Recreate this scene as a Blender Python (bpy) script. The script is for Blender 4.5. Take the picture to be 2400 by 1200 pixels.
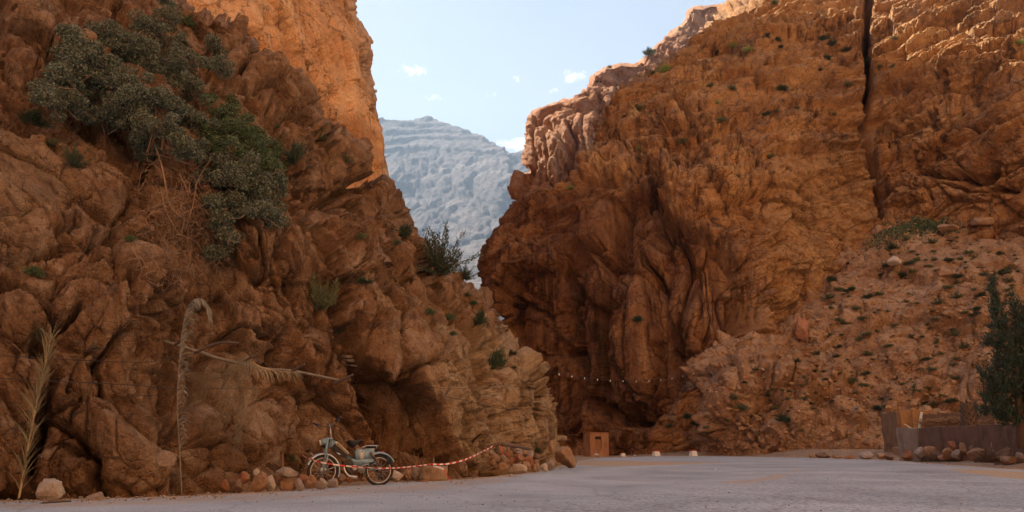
import bpy, bmesh, math, random
import numpy as np
from mathutils import Vector, Matrix
from mathutils.bvhtree import BVHTree
R = math.radians
random.seed(7); rng = np.random.default_rng(7)
for o in list(bpy.data.objects): bpy.data.objects.remove(o)
S = bpy.context.scene; COL = S.collection
# ---------------------------------------------------------------- camera
F_PX, CX, CY, HZ, CAMH = 1850.0, 1200.0, 600.0, 1051.0, 0.65      # photograph is 2400 x 1200
TILT = math.atan((HZ - CY) / F_PX)
cd = bpy.data.cameras.new('camera'); cam = bpy.data.objects.new('camera', cd); COL.objects.link(cam)
cd.sensor_width = 36; cd.lens = 36 * F_PX / 2400; cd.clip_start = 0.05; cd.clip_end = 12000
cam.location = (0, 0, CAMH); cam.rotation_euler = (R(90) + TILT, 0, 0); S.camera = cam
# ---------------------------------------------------------------- sky, sun, exposure
SUN_AZ, SUN_EL = R(-50), R(52)          # azimuth from +Y towards +X
W = bpy.data.worlds.new('World'); S.world = W; W.use_nodes = True
wn = W.node_tree.nodes; wl = W.node_tree.links; wn.clear()
wo = wn.new('ShaderNodeOutputWorld'); wb = wn.new('ShaderNodeBackground'); sk = wn.new('ShaderNodeTexSky')
sk.sky_type = 'NISHITA'; sk.sun_disc = False; sk.sun_elevation = SUN_EL; sk.sun_rotation = SUN_AZ
sk.altitude = 1400; sk.air_density = 1.0; sk.dust_density = 1.0; sk.ozone_density = 1.5
wb.inputs['Strength'].default_value = 0.08
def world_clouds():
    tc = wn.new('ShaderNodeTexCoord'); hs = wn.new('ShaderNodeHueSaturation'); hs.inputs['Saturation'].default_value = .55; hs.inputs['Value'].default_value = .62; wl.new(sk.outputs[0], hs.inputs['Color']); col = hs.outputs[0]
    def vm(op, a, b=None):
        n = wn.new('ShaderNodeVectorMath'); n.operation = op; wl.new(a, n.inputs[0])
        if b is not None: n.inputs[1].default_value = b
        return n
    def mn(op, a, b):
        n = wn.new('ShaderNodeMath'); n.operation = op
        for v, i in ((a, 0), (b, 1)):
            if isinstance(v, (int, float)): n.inputs[i].default_value = v
            else: wl.new(v, n.inputs[i])
        return n.outputs[0]
    nz = wn.new('ShaderNodeTexNoise'); nz.inputs['Scale'].default_value = 48; nz.inputs['Detail'].default_value = 8; nz.inputs['Roughness'].default_value = .68; nz.inputs['Distortion'].default_value = .6
    nm = vm('NORMALIZE', tc.outputs['Generated']); wl.new(nm.outputs[0], nz.inputs['Vector']); tot = None
    for x, y, rx, ry, a in CLOUDS:             # small cumulus at fixed compass directions
        dx, dy = (x - 1200) / 1850, (600 - y) / 1850; st, ct = math.sin(TILT), math.cos(TILT); d = Vector((dx, ct - dy * st, st + dy * ct)).normalized()
        s = vm('SUBTRACT', nm.outputs[0], d); s2 = vm('MULTIPLY', s.outputs[0], (1850 / rx, 1850 / rx, 1850 / ry)); ln = vm('LENGTH', s2.outputs[0]).outputs['Value']
        m = mn('MULTIPLY', mn('SUBTRACT', 1.0, mn('MINIMUM', ln, 1.0)), a); tot = m if tot is None else mn('MAXIMUM', tot, m)
    v = mn('ADD', mn('MULTIPLY', tot, .55), mn('MULTIPLY', mn('SUBTRACT', nz.outputs[0], .60), 2.2)); v = mn('MULTIPLY', mn('MAXIMUM', v, 0), 2.8); v = mn('MULTIPLY', mn('MINIMUM', v, 1), mn('GREATER_THAN', tot, 0.001))
    ve = wn.new('ShaderNodeTexNoise'); ve.inputs['Scale'].default_value = 3.2; ve.inputs['Detail'].default_value = 6; ve.inputs['Roughness'].default_value = .5; ve.inputs['Distortion'].default_value = .8; wl.new(vm('MULTIPLY', nm.outputs[0], (1, 1, 2.2)).outputs[0], ve.inputs['Vector'])
    m0 = wn.new('ShaderNodeMix'); m0.data_type = 'RGBA'; wl.new(mn('MULTIPLY', mn('MINIMUM', mn('MULTIPLY', mn('MAXIMUM', mn('SUBTRACT', ve.outputs[0], .40), 0), 3.0), 1), .55), m0.inputs[0]); wl.new(col, m0.inputs[6]); m0.inputs[7].default_value = (2.3, 2.3, 2.35, 1)
    mx = wn.new('ShaderNodeMix'); mx.data_type = 'RGBA'; wl.new(v, mx.inputs[0]); wl.new(m0.outputs[2], mx.inputs[6]); mx.inputs[7].default_value = (5.2, 5.0, 4.8, 1); return mx.outputs[2]
CLOUDS = [(965, 165, 34, 24, .7), (1157, 218, 24, 18, .9), (1217, 186, 20, 10, .6), (1250, 213, 26, 14, .7), (1345, 182, 34, 24, 1.0), (1210, 338, 60, 22, 1.2), (1010, 225, 30, 12, .5), (1290, 214, 22, 8, .5)]
wl.new(world_clouds(), wb.inputs['Color']); wl.new(wb.outputs[0], wo.inputs['Surface'])
sd = bpy.data.lights.new('sun', 'SUN'); sun = bpy.data.objects.new('sun', sd); COL.objects.link(sun)
sd.energy = 5.0; sd.angle = R(0.5); sd.color = (1.0, 0.93, 0.82)
sd.color = (1.0, 0.90, 0.76)
sv = Vector((math.sin(SUN_AZ) * math.cos(SUN_EL), math.cos(SUN_AZ) * math.cos(SUN_EL), math.sin(SUN_EL)))
sun.rotation_euler = sv.to_track_quat('Z', 'Y').to_euler(); sun.location = (0, 0, 60)
vs = S.view_settings; vs.view_transform = 'Standard'; vs.look = 'None'; vs.gamma = 1; vs.exposure = 1.72
S.render.resolution_x = 1024; S.render.resolution_y = 512

BLD = 0.7
# ---------------------------------------------------------------- helpers
ST, CT = math.sin(TILT), math.cos(TILT)
def P3(px, py, Y):
    px = np.asarray(px, float); py = np.asarray(py, float); Y = np.asarray(Y, float)
    dx = (px - CX) / F_PX; dy = (CY - py) / F_PX
    fy = CT - dy * ST; fz = ST + dy * CT
    return np.stack([dx / fy * Y, Y + 0 * dx, CAMH + fz / fy * Y], -1)
def at(px, py, Y): return Vector(P3(px, py, Y).tolist())
def gnd(px, py, z=0.0):                     # point of the ground under a picture position
    dy = (CY - py) / F_PX; k = (ST + dy * CT) / (CT - dy * ST)
    return at(px, py, (z - CAMH) / k)
def hsh(ix, iy, iz, seed):
    n = (ix.astype(np.uint32) * np.uint32(374761393) + iy.astype(np.uint32) * np.uint32(668265263)
         + iz.astype(np.uint32) * np.uint32(2246822519) + np.uint32(seed * 3266489917 & 0xffffffff))
    n = (n ^ (n >> np.uint32(13))) * np.uint32(1274126177); n = (n ^ (n >> np.uint32(15))) * np.uint32(2246822519)
    return n ^ (n >> np.uint32(16))
def vnoise(P, seed=0):
    P = P.astype(np.float32); i = np.floor(P); f = P - i; i = i.astype(np.int64)
    u = f * f * f * (f * (f * 6 - 15) + 10); r = 0
    for a in (0, 1):
        wa = u[:, 0] if a else 1 - u[:, 0]
        for b in (0, 1):
            wb_ = u[:, 1] if b else 1 - u[:, 1]
            for c in (0, 1):
                wc = u[:, 2] if c else 1 - u[:, 2]
                h = hsh(i[:, 0] + a, i[:, 1] + b, i[:, 2] + c, seed).astype(np.float32) / 4294967295.0
                r = r + wa * wb_ * wc * h
    return r * 2 - 1
def fbm(P, o=4, seed=0, g=0.5):
    r = 0; a = 1.0; s = 0
    for k in range(o):
        r = r + a * vnoise(P * (2.03 ** k) + 17.3 * k, seed + k); s += a; a *= g
    return r / s * 1.6
def worley(P, seed=0):
    P = P.astype(np.float32); i = np.floor(P); f = P - i; i = i.astype(np.int64); n = len(P)
    f1 = np.full(n, 9, np.float32); f2 = f1.copy(); idd = np.zeros(n, np.float32); tl = np.zeros(n, np.float32)
    for a in (-1, 0, 1):
        for b in (-1, 0, 1):
            for c in (-1, 0, 1):
                h = hsh(i[:, 0] + a, i[:, 1] + b, i[:, 2] + c, seed)
                jx = (h & np.uint32(1023)).astype(np.float32) / 1023; jy = ((h >> np.uint32(10)) & np.uint32(1023)).astype(np.float32) / 1023
                jz = ((h >> np.uint32(20)) & np.uint32(1023)).astype(np.float32) / 1023
                d = (a + jx - f[:, 0]) ** 2 + (b + jy - f[:, 1]) ** 2 + (c + jz - f[:, 2]) ** 2
                lt = d < f1
                f2 = np.where(lt, f1, np.minimum(f2, d)); f1 = np.where(lt, d, f1)
                idd = np.where(lt, jx * 0.5 + jz * 0.5, idd)
                h2 = h * np.uint32(2654435761); h2 ^= h2 >> np.uint32(15)
                t_ = ((h2 & np.uint32(255)).astype(np.float32) / 127.5 - 1) * (f[:, 0] - a - jx) + (((h2 >> np.uint32(8)) & np.uint32(255)).astype(np.float32) / 127.5 - 1) * (f[:, 1] - b - jy) + (((h2 >> np.uint32(16)) & np.uint32(255)).astype(np.float32) / 127.5 - 1) * (f[:, 2] - c - jz)
                tl = np.where(lt, t_, tl)
    return np.sqrt(f1), np.sqrt(f2), idd, tl
def sst(a, b, x):
    t = np.clip((x - a) / (b - a), 0, 1); return t * t * (3 - 2 * t)
def interp_curve(pts):
    pts = sorted(pts); xs = [p[0] for p in pts]; ys = [p[1] for p in pts]
    return lambda v: np.interp(v, xs, ys)
def rbf(ctrl, lam=0.02):
    c = np.array(ctrl, float); X = c[:, :2] / 400.0; v = c[:, 2]; n = len(X)
    d = np.sqrt(((X[:, None] - X[None]) ** 2).sum(-1)); A = np.zeros((n + 3, n + 3))
    A[:n, :n] = -d - lam * np.eye(n); A[:n, n:] = np.c_[np.ones(n), X]; A[n:, :n] = A[:n, n:].T
    w = np.linalg.lstsq(A, np.r_[v, 0, 0, 0], rcond=None)[0]
    def f(px, py):
        q = np.stack([px, py], -1).reshape(-1, 2) / 400.0; r = w[n] + q @ w[n + 1:]
        for k in range(n): r = r - w[k] * np.sqrt(((q - X[k]) ** 2).sum(-1) + 0.002)
        return r.reshape(np.shape(px))
    return f
def seg_dist(px, py, pl):
    d = np.full(px.shape, 1e9)
    for (x0, y0), (x1, y1) in zip(pl[:-1], pl[1:]):
        vx, vy = x1 - x0, y1 - y0; t = np.clip(((px - x0) * vx + (py - y0) * vy) / (vx * vx + vy * vy + 1e-9), 0, 1)
        d = np.minimum(d, np.hypot(px - x0 - t * vx, py - y0 - t * vy))
    return d
def inside(px, py, pl):
    r = np.zeros(px.shape, bool); n = len(pl)
    for k in range(n):
        (x0, y0), (x1, y1) = pl[k], pl[(k + 1) % n]
        if y0 == y1: continue
        c = ((y0 > py) != (y1 > py)) & (px < (x1 - x0) * (py - y0) / (y1 - y0) + x0); r ^= c
    return r
def grid_mesh(name, V, mat, smooth=True, attr=None):
    ny, nx = V.shape[:2]; me = bpy.data.meshes.new(name); nv = nx * ny
    me.vertices.add(nv); me.vertices.foreach_set('co', V.reshape(-1).astype(np.float32))
    i = np.arange(nv).reshape(ny, nx)
    q = np.stack([i[:-1, :-1], i[:-1, 1:], i[1:, 1:], i[1:, :-1]], -1).reshape(-1, 4)
    nf = len(q); me.loops.add(nf * 4); me.loops.foreach_set('vertex_index', q.reshape(-1).astype(np.int32))
    me.polygons.add(nf); me.polygons.foreach_set('loop_start', np.arange(0, nf * 4, 4, dtype=np.int32))
    me.polygons.foreach_set('loop_total', np.full(nf, 4, np.int32))
    me.polygons.foreach_set('use_smooth', np.full(nf, smooth, bool))
    me.update(calc_edges=True)
    if attr is not None:
        for k, v in attr.items():
            a = me.attributes.new(k, 'FLOAT', 'POINT'); a.data.foreach_set('value', v.reshape(-1).astype(np.float32))
    me.materials.append(mat); o = bpy.data.objects.new(name, me); COL.objects.link(o)
    return o
def rock_disp(P, scales, seed=0, aniso=None):
    """blocky fractured rock: rounded cells, crevices and steps between them, in metres"""
    Q = P.copy()
    if aniso is not None: Q = Q @ aniso.T
    out = np.zeros(len(P), np.float32)
    for k, (s, a_blk, a_cr, a_n) in enumerate(scales):
        w = np.stack([vnoise(Q / s * 0.8 + 5.1 * k + 31 * j, seed + 7 * k + j) for j in range(3)], -1) * 0.24 * s
        w += np.stack([vnoise(Q / s * 3.1 + 9.1 * k + 11 * j, seed + 70 * k + j) for j in range(3)], -1) * 0.07 * s
        f1, f2, idd, tl = worley((Q + w) / s, seed + 100 + k); e = f2 - f1
        cr = np.exp(-(e / 0.045)) * sst(-.25, .2, vnoise(Q / s * .55, seed + 33 + k)); rd = sst(0, .16, e)
        out += s * (a_blk * ((idd - 0.5) * 1.2 + 1.5 * np.clip(tl, -.5, .5) + 0.18 * rd) - a_cr * cr)
        if a_n: out += s * a_n * (fbm(Q / s * 1.3 + 3, 5, seed + 50 + k, .62) - .9 * np.abs(fbm(Q / s * .8 + 9, 5, seed + 60 + k, .62)))
    return out
def build_patch(name, mat, rows, nx, xL, xR, ctrl, scales, wrapL=0, wrapR=0, wrapm=25, seed=0, aniso=None, creases=(), boulders=(), steps=(), calm=(), wobble=5, extra=None, nw=16, lam=0.02, vis=None, zmax=None, tint=()):
    ys = np.asarray(rows, float); ny = len(ys)
    a_, b_ = xL(ys)[:, None], xR(ys)[:, None]; s = np.linspace(0, 1, nx)[None]
    if vis == 'L':                          # 12 % of the columns for what lies left of the frame
        v0 = np.clip(0, a_, b_); px = np.where(s < .12, a_ + (v0 - a_) * s / .12, v0 + (b_ - v0) * (s - .12) / .88)
    elif vis == 'R':
        v0 = np.clip(2410, a_, b_); px = np.where(s < .9, a_ + (v0 - a_) * s / .9, v0 + (b_ - v0) * (s - .9) / .1)
    else: px = a_ * (1 - s) + b_ * s
    py = np.repeat(ys[:, None], nx, 1)
    dep = rbf(ctrl, lam)
    D = dep(px, py)
    t = (np.arange(1, nw + 1) / nw)
    if wrapR:
        e = px[:, -1:]; px = np.c_[px, e - 6 * t * 0]; py = np.c_[py, np.repeat(ys[:, None], nw, 1)]
        D = np.c_[D, D[:, -1:] + wrapm * t ** 1.6]
    if wrapL:
        e = px[:, :1]; px = np.c_[e + 0 * t[::-1], px]; py = np.c_[np.repeat(ys[:, None], nw, 1), py]
        D = np.c_[D[:, :1] + wrapm * t[::-1] ** 1.6, D]
    # hand-placed features, warped so that edges are ragged
    V0 = P3(px, py, D); n2 = px.shape
    q = np.stack([px / 45, py / 45, np.zeros_like(px)], -1).reshape(-1, 3)
    wx = px + (fbm(q, 4, seed + 900).reshape(n2)) * wobble * 3; wy = py + (fbm(q + 40, 4, seed + 930).reshape(n2)) * wobble * 3
    feat = np.zeros(n2)
    CRE = 1.7 if name == 'near_cliff' else 1.0
    for pl, w, d in creases:
        ds = seg_dist(px + (wx - px) * .4, py, pl) if d >= 15 else seg_dist(wx, wy, pl); feat -= d * CRE * np.exp(-(ds / (w * .8 * CRE ** .4)) ** 1.1) 
    for x, y, rx, ry, ang, a in boulders:
        c, s_ = math.cos(R(ang)), math.sin(R(ang)); u = ((wx - x) * c + (wy - y) * s_) / rx; v = (-(wx - x) * s_ + (wy - y) * c) / ry
        r2 = np.abs(u) ** 2.4 + np.abs(v) ** 2.4; feat += BLD * a * np.clip(1 - r2, 0, 1) ** 0.4 * .6 - 0.2 * BLD * a * np.exp(-((np.sqrt(r2) - 1.0) / 0.07) ** 2)
    for pl, a, soft in steps:
        sdv = seg_dist(wx, wy, list(pl) + [pl[0]]) * np.where(inside(wx, wy, pl), 1, -1); feat += a * sst(-soft * 0.2, soft, sdv)
    amp = np.ones(n2)
    for x, y, rx, ry, a in calm: amp *= 1 - (1 - a) * np.exp(-(((px - x) / rx) ** 2 + ((py - y) / ry) ** 2) ** 1.5)
    gy = np.gradient(V0, axis=0); gx = np.gradient(V0, axis=1); N = np.cross(gx, gy); N /= np.linalg.norm(N, axis=-1, keepdims=True) + 1e-9
    cam0 = np.array([0, 0, CAMH]); flip = np.sign(((cam0 - V0) * N).sum(-1, keepdims=True)); mid = flip[ny // 2, nx // 2 + (nw if wrapL else 0)]; N = N * mid
    for _ in range(3):
        N[1:-1] = (N[:-2] + N[1:-1] * 2 + N[2:]) / 4; N[:, 1:-1] = (N[:, :-2] + N[:, 1:-1] * 2 + N[:, 2:]) / 4
    N /= np.linalg.norm(N, axis=-1, keepdims=True) + 1e-9
    Vw = V0 + N * feat[..., None]
    disp = rock_disp(Vw.reshape(-1, 3), scales, seed, aniso).reshape(n2) * amp
    if extra is not None: disp = disp + extra(Vw, px, py)
    V = Vw + N * disp[..., None]
    if zmax is not None: V[..., 2] = np.minimum(V[..., 2], zmax(V[..., 1]))
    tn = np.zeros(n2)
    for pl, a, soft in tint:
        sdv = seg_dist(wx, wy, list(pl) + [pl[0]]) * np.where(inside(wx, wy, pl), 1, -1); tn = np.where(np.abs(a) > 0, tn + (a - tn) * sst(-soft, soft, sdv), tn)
    return grid_mesh(name, V, mat, attr={'varnish_shade': np.clip(-tn, 0, 1), 'buff_lit': np.clip(tn, 0, 1)}), dep
# ---------------------------------------------------------------- materials
def nodes_mat(name):
    m = bpy.data.materials.new(name); m.use_nodes = True; nt = m.node_tree; b = nt.nodes['Principled BSDF']
    return m, nt, b
def ramp(nt, src, stops):
    r = nt.nodes.new('ShaderNodeValToRGB'); e = r.color_ramp.elements
    while len(e) < len(stops): e.new(0.5)
    for k, (p, c) in enumerate(stops): e[k].position = p; e[k].color = (*c, 1) if len(c) == 3 else c
    nt.links.new(src, r.inputs[0]); return r.outputs[0]
def tex(nt, kind, vec, scale, detail=6, rough=0.6, dist=0.0, **kw):
    n = nt.nodes.new('ShaderNodeTex' + kind); nt.links.new(vec, n.inputs['Vector']); n.inputs['Scale'].default_value = scale
    if kind == 'Noise': n.inputs['Detail'].default_value = detail; n.inputs['Roughness'].default_value = rough; n.inputs['Distortion'].default_value = dist
    for k, v in kw.items(): setattr(n, k, v)
    return n
def mapping(nt, vec, scale=(1, 1, 1), rot=(0, 0, 0), loc=(0, 0, 0)):
    m = nt.nodes.new('ShaderNodeMapping'); nt.links.new(vec, m.inputs[0]); m.inputs['Scale'].default_value = scale
    m.inputs['Rotation'].default_value = rot; m.inputs['Location'].default_value = loc; return m.outputs[0]
def mix(nt, fac, a, b, mode='MIX'):
    m = nt.nodes.new('ShaderNodeMix'); m.data_type = 'RGBA'; m.blend_type = mode; L = nt.links
    if isinstance(fac, (int, float)): m.inputs[0].default_value = fac
    else: L.new(fac, m.inputs[0])
    for v, i in ((a, 6), (b, 7)):
        if isinstance(v, tuple): m.inputs[i].default_value = (*v[:3], 1)
        else: L.new(v, m.inputs[i])
    return m.outputs[2]
def math_n(nt, op, a, b=None):
    m = nt.nodes.new('ShaderNodeMath'); m.operation = op
    for v, i in ((a, 0), (b, 1)):
        if v is None: continue
        if isinstance(v, (int, float)): m.inputs[i].default_value = v
        else: nt.links.new(v, m.inputs[i])
    return m.outputs[0]
def rock_mat(name, cols, size, bump=1.0, streak=0.5, pale=None, streak_col=(0.09, 0.045, 0.03), grain=1.0, blotch=None, tinted=None):
    """cols: dark, mid, light; size = metres of the large colour patches"""
    m, nt, b = nodes_mat(name); tc = nt.nodes.new('ShaderNodeTexCoord').outputs['Object']
    n1 = tex(nt, 'Noise', tc, 1 / size, 8, 0.62, 0.6); n2 = tex(nt, 'Noise', tc, 6 / size, 8, 0.7, 0.3)
    f = math_n(nt, 'ADD', math_n(nt, 'MULTIPLY', n1.outputs[0], 0.6), math_n(nt, 'MULTIPLY', n2.outputs[0], 0.4))
    c = ramp(nt, f, [(0.36, cols[0]), (0.5, cols[1]), (0.64, cols[2])])
    if pale:
        n3 = tex(nt, 'Noise', tc, 1.7 / size, 8, 0.65, 1.0); c = mix(nt, ramp(nt, n3.outputs[0], [(0.53, (0, 0, 0)), (0.68, (0.75,) * 3)]), c, pale)
    if blotch:
        n5 = tex(nt, 'Noise', mapping(nt, tc, loc=(9, 4, 2)), 1.1 / size, 7, 0.6, 0.5); c = mix(nt, ramp(nt, n5.outputs[0], [(0.52, (0, 0, 0)), (0.66, (0.7,) * 3)]), c, blotch)
    if streak:
        n4 = tex(nt, 'Noise', mapping(nt, tc, (1, 1, 0.09)), 7 / size, 7, 0.65, 0.2)
        n6 = tex(nt, 'Noise', mapping(nt, tc, (1, 1, 0.5), loc=(3, 1, 7)), 0.8 / size, 4, 0.5, 0.2)
        sm = math_n(nt, 'MULTIPLY', ramp(nt, n4.outputs[0], [(0.47, (0, 0, 0)), (0.62, (1, 1, 1))]), ramp(nt, n6.outputs[0], [(0.45, (0, 0, 0)), (0.6, (1, 1, 1))]))
        c = mix(nt, math_n(nt, 'MULTIPLY', sm, streak), c, streak_col)
    if tinted:          # desert varnish with painted-in shade, pale buff rock with painted-in brightness
        va = nt.nodes.new('ShaderNodeAttribute'); va.attribute_name = 'varnish_shade'; bu = nt.nodes.new('ShaderNodeAttribute'); bu.attribute_name = 'buff_lit'
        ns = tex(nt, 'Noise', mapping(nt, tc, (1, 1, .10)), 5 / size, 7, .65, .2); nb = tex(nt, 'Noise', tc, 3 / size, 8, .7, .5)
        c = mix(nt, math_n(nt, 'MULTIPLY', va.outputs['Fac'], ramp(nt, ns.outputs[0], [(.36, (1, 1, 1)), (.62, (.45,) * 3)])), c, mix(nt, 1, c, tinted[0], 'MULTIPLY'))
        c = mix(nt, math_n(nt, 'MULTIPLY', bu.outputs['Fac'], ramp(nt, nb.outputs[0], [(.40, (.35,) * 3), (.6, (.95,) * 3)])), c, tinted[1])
    g = tex(nt, 'Noise', tc, 60 / size * grain, 6, 0.75)
    c = mix(nt, 1.0, c, ramp(nt, g.outputs[0], [(0.3, (0.72,) * 3), (0.7, (1.25,) * 3)]), 'MULTIPLY')
    vc = tex(nt, 'Voronoi', tc, 3.2 / size, feature='DISTANCE_TO_EDGE'); wn_ = tex(nt, 'Noise', tc, 5 / size, 6, .7); s_c = nt.nodes.new('ShaderNodeVectorMath'); s_c.operation = 'SCALE'; s_c.inputs['Scale'].default_value = size * .3; nt.links.new(wn_.outputs[1], s_c.inputs[0])
    a_c = nt.nodes.new('ShaderNodeVectorMath'); a_c.operation = 'ADD'; nt.links.new(tc, a_c.inputs[0]); nt.links.new(s_c.outputs[0], a_c.inputs[1]); nt.links.new(mapping(nt, a_c.outputs[0], (1, 1, .6), (0, R(25), 0)), vc.inputs['Vector']); mk = tex(nt, 'Noise', tc, 1.3 / size, 3, .5)
    c = mix(nt, math_n(nt, 'MULTIPLY', ramp(nt, vc.outputs[0], [(0, (.8,) * 3), (.028, (0, 0, 0))]), ramp(nt, mk.outputs[0], [(.45, (0, 0, 0)), (.55, (1, 1, 1))])), c, (.07, .035, .02))
    nt.links.new(c, b.inputs['Base Color']); b.inputs['Roughness'].default_value = 0.92; b.inputs['Specular IOR Level'].default_value = 0.15
    # bump: grain and fine fractures
    v = tex(nt, 'Voronoi', mapping(nt, tc, (1, 1, 0.75)), 9 / size, feature='DISTANCE_TO_EDGE')
    wv = tex(nt, 'Noise', tc, 9 / size, 5, 0.6); 
    vv = nt.nodes.new('ShaderNodeVectorMath'); vv.operation = 'ADD'; nt.links.new(tc, vv.inputs[0])
    sc = nt.nodes.new('ShaderNodeVectorMath'); sc.operation = 'SCALE'; sc.inputs['Scale'].default_value = size * 0.12; nt.links.new(wv.outputs[1], sc.inputs[0]); nt.links.new(sc.outputs[0], vv.inputs[1])
    nt.links.new(mapping(nt, vv.outputs[0], (1, 1, 0.75)), v.inputs['Vector'])
    cr = ramp(nt, v.outputs[0], [(0.0, (0, 0, 0)), (0.09, (1, 1, 1))])
    n7 = tex(nt, 'Noise', tc, 14 / size, 10, 0.72, 0.4)
    h = math_n(nt, 'ADD', math_n(nt, 'MULTIPLY', n7.outputs[0], 1.6), math_n(nt, 'MULTIPLY', cr, 0.28))
    bp = nt.nodes.new('ShaderNodeBump'); bp.inputs['Strength'].default_value = 0.9; bp.inputs['Distance'].default_value = 0.055 * size * bump
    nt.links.new(h, bp.inputs['Height']); nt.links.new(bp.outputs[0], b.inputs['Normal'])
    return m
def struct(o, label=None, cat=None):
    o['kind'] = 'structure'
    if label: o['label'] = label
    if cat: o['category'] = cat
    return o
def rot_y(deg, sx, sy, sz):
    c, s = math.cos(R(deg)), math.sin(R(deg)); return np.diag([1 / sx, 1 / sy, 1 / sz]) @ np.array([[c, 0, s], [0, 1, 0], [-s, 0, c]])

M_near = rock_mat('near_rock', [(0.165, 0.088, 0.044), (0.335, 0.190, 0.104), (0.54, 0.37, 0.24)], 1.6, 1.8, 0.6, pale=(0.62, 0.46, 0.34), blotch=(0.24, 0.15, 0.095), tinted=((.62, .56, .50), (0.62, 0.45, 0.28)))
M_orange = rock_mat('orange_rock', [(0.60, 0.29, 0.12), (0.80, 0.435, 0.205), (0.90, 0.57, 0.32)], 9, 0.8, 0.35, streak_col=(0.2, 0.09, 0.045))
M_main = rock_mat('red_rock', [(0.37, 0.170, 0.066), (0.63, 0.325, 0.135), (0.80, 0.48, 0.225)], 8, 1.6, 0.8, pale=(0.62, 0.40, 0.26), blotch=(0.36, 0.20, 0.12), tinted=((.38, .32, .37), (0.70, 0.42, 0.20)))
M_far = rock_mat('far_rock', [(0.33, 0.15, 0.08), (0.48, 0.24, 0.13), (0.60, 0.37, 0.22)], 12, 1.0, 0.6)
M_mount = rock_mat('mountain_rock', [(0.055, 0.045, 0.043), (0.09, 0.073, 0.068), (0.175, 0.14, 0.125)], 70, 0.6, 0.5)
def strata(m, h, dark):
    nt = m.node_tree; b = nt.nodes['Principled BSDF']; lk = b.inputs['Base Color'].links[0]; c = lk.from_socket; tc = nt.nodes.new('ShaderNodeTexCoord').outputs['Object']
    n = tex(nt, 'Noise', mapping(nt, tc, (.12 / h, .12 / h, 1 / h)), 1.0, 6, .7, .4); nt.links.new(mix(nt, 1, c, ramp(nt, n.outputs[0], [(.40, dark), (.5, (1, 1, 1)), (.6, (1.15,) * 3)]), 'MULTIPLY'), b.inputs['Base Color'])
strata(M_mount, 26, (.62, .62, .64)); strata(M_orange, 3.5, (.82, .78, .74))
M_talus = rock_mat('talus_soil', [(0.29, 0.155, 0.085), (0.42, 0.25, 0.145), (0.56, 0.38, 0.25)], 5, 0.8, 0.0, pale=(0.40, 0.30, 0.23))

QUAL = 1.0
# ---------------------------------------------------------------- near left cliff
A_ctrl = [(-600,1150,7.5),(-600,600,9.5),(-600,0,12),(0,1165,11.2),(150,1163,11.5),(300,1160,11.8),(400,1157,12.1),(520,1150,13.2),(640,1140,15.0),(720,1125,16.8),(800,1115,17.7),
 (900,1120,18.0),(1000,1118,18.8),(1090,1117,19.6),(1180,1108,23.0),(1250,1095,28.5),(1330,1085,35),(0,800,11.5),(0,400,13),(0,0,15.5),(200,900,12.1),(200,500,13.5),(200,100,16.5),
 (330,700,12.9),(330,1000,12.0),(400,300,16),(480,600,16.2),(450,800,14.8),(560,1000,14.2),(600,900,15.6),(600,700,16),(700,600,17),(700,350,19),(600,200,21),(550,100,23),(380,0,21),
 (740,310,23),(840,430,24),(850,600,20.5),(800,800,18),(870,1000,18.6),(950,850,18.6),(980,1000,19),(1080,800,21.5),(1100,950,20.6),(1180,1000,24),(1240,900,28),(1280,1000,32.5),
 (1150,750,28),(1000,660,24),(940,520,26),(1090,700,27),(100,-300,20),(-600,-400,15),(300,-100,22)]
A_xR = interp_curve([(1230,1345),(1090,1335),(1085,1330),(1060,1300),(1040,1287),(960,1280),(920,1262),(880,1240),(840,1215),(810,1190),(790,1165),(760,1158),(735,1150),(715,1128),(695,1098),(670,1062),(655,1002),
 (600,985),(560,970),(520,937),(490,925),(455,885),(440,845),(420,840),(370,815),(350,795),(330,755),(300,738),(240,702),(190,645),(150,600),(110,585),(90,530),(60,455),(20,400),(0,380),(-60,320),(-200,230),(-450,0)])
A_cre = [([(350,440),(370,533),(367,650),(360,730),(395,800),(408,900),(412,1000),(410,1165)],7,1.0),([(332,780),(334,890)],5,.25),([(0,673),(50,693),(100,720),(133,767),(170,760),(190,730)],7,.55),
 ([(300,653),(312,710),(310,753),(283,783),(252,815),(227,840),(224,937),(189,969),(105,980)],6,.5),([(120,700),(140,687),(187,667),(245,663)],5,.3),([(0,600),(67,607),(140,623)],5,.25),
 ([(130,500),(180,480),(210,478)],4,.15),([(0,293),(67,290),(117,310),(133,345)],8,.5),([(117,20),(150,80),(200,83)],9,.6),([(183,0),(197,40),(193,77)],7,.45),([(273,27),(300,57)],6,.3),
 ([(410,87),(430,143),(473,200),(493,217)],8,.5),([(577,117),(597,150),(573,173),(537,207)],7,.5),([(633,250),(667,283),(705,292)],7,.5),([(640,310),(720,350),(724,490),(700,560),(695,700),(708,770)],7,.9),
 ([(845,415),(800,465),(755,495)],9,.8),([(567,513),(623,650),(580,685)],7,.4),([(790,780),(815,815),(840,840),(848,900),(856,950),(869,992),(892,1050),(912,1104)],7,.7),
 ([(933,899),(954,871),(1017,857)],5,.25),([(933,683),(967,710),(987,733)],6,.5),([(880,533),(922,527)],7,.5),([(560,870),(600,930),(650,960)],6,.3),([(500,800),(560,780),(620,800),(640,870)],5,.3),
 ([(90,800),(120,900),(85,1040),(75,1100)],9,.6),([(100,980),(170,1040),(235,1080),(240,1160)],7,.35),([(1155,900),(1160,980),(1155,1040)],6,.5),([(640,640),(660,760),(640,860)],6,.4),
 ([(760,500),(790,560),(800,640),(790,700)],7,.45),([(980,740),(1030,780),(1050,840)],6,.35)]
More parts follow.
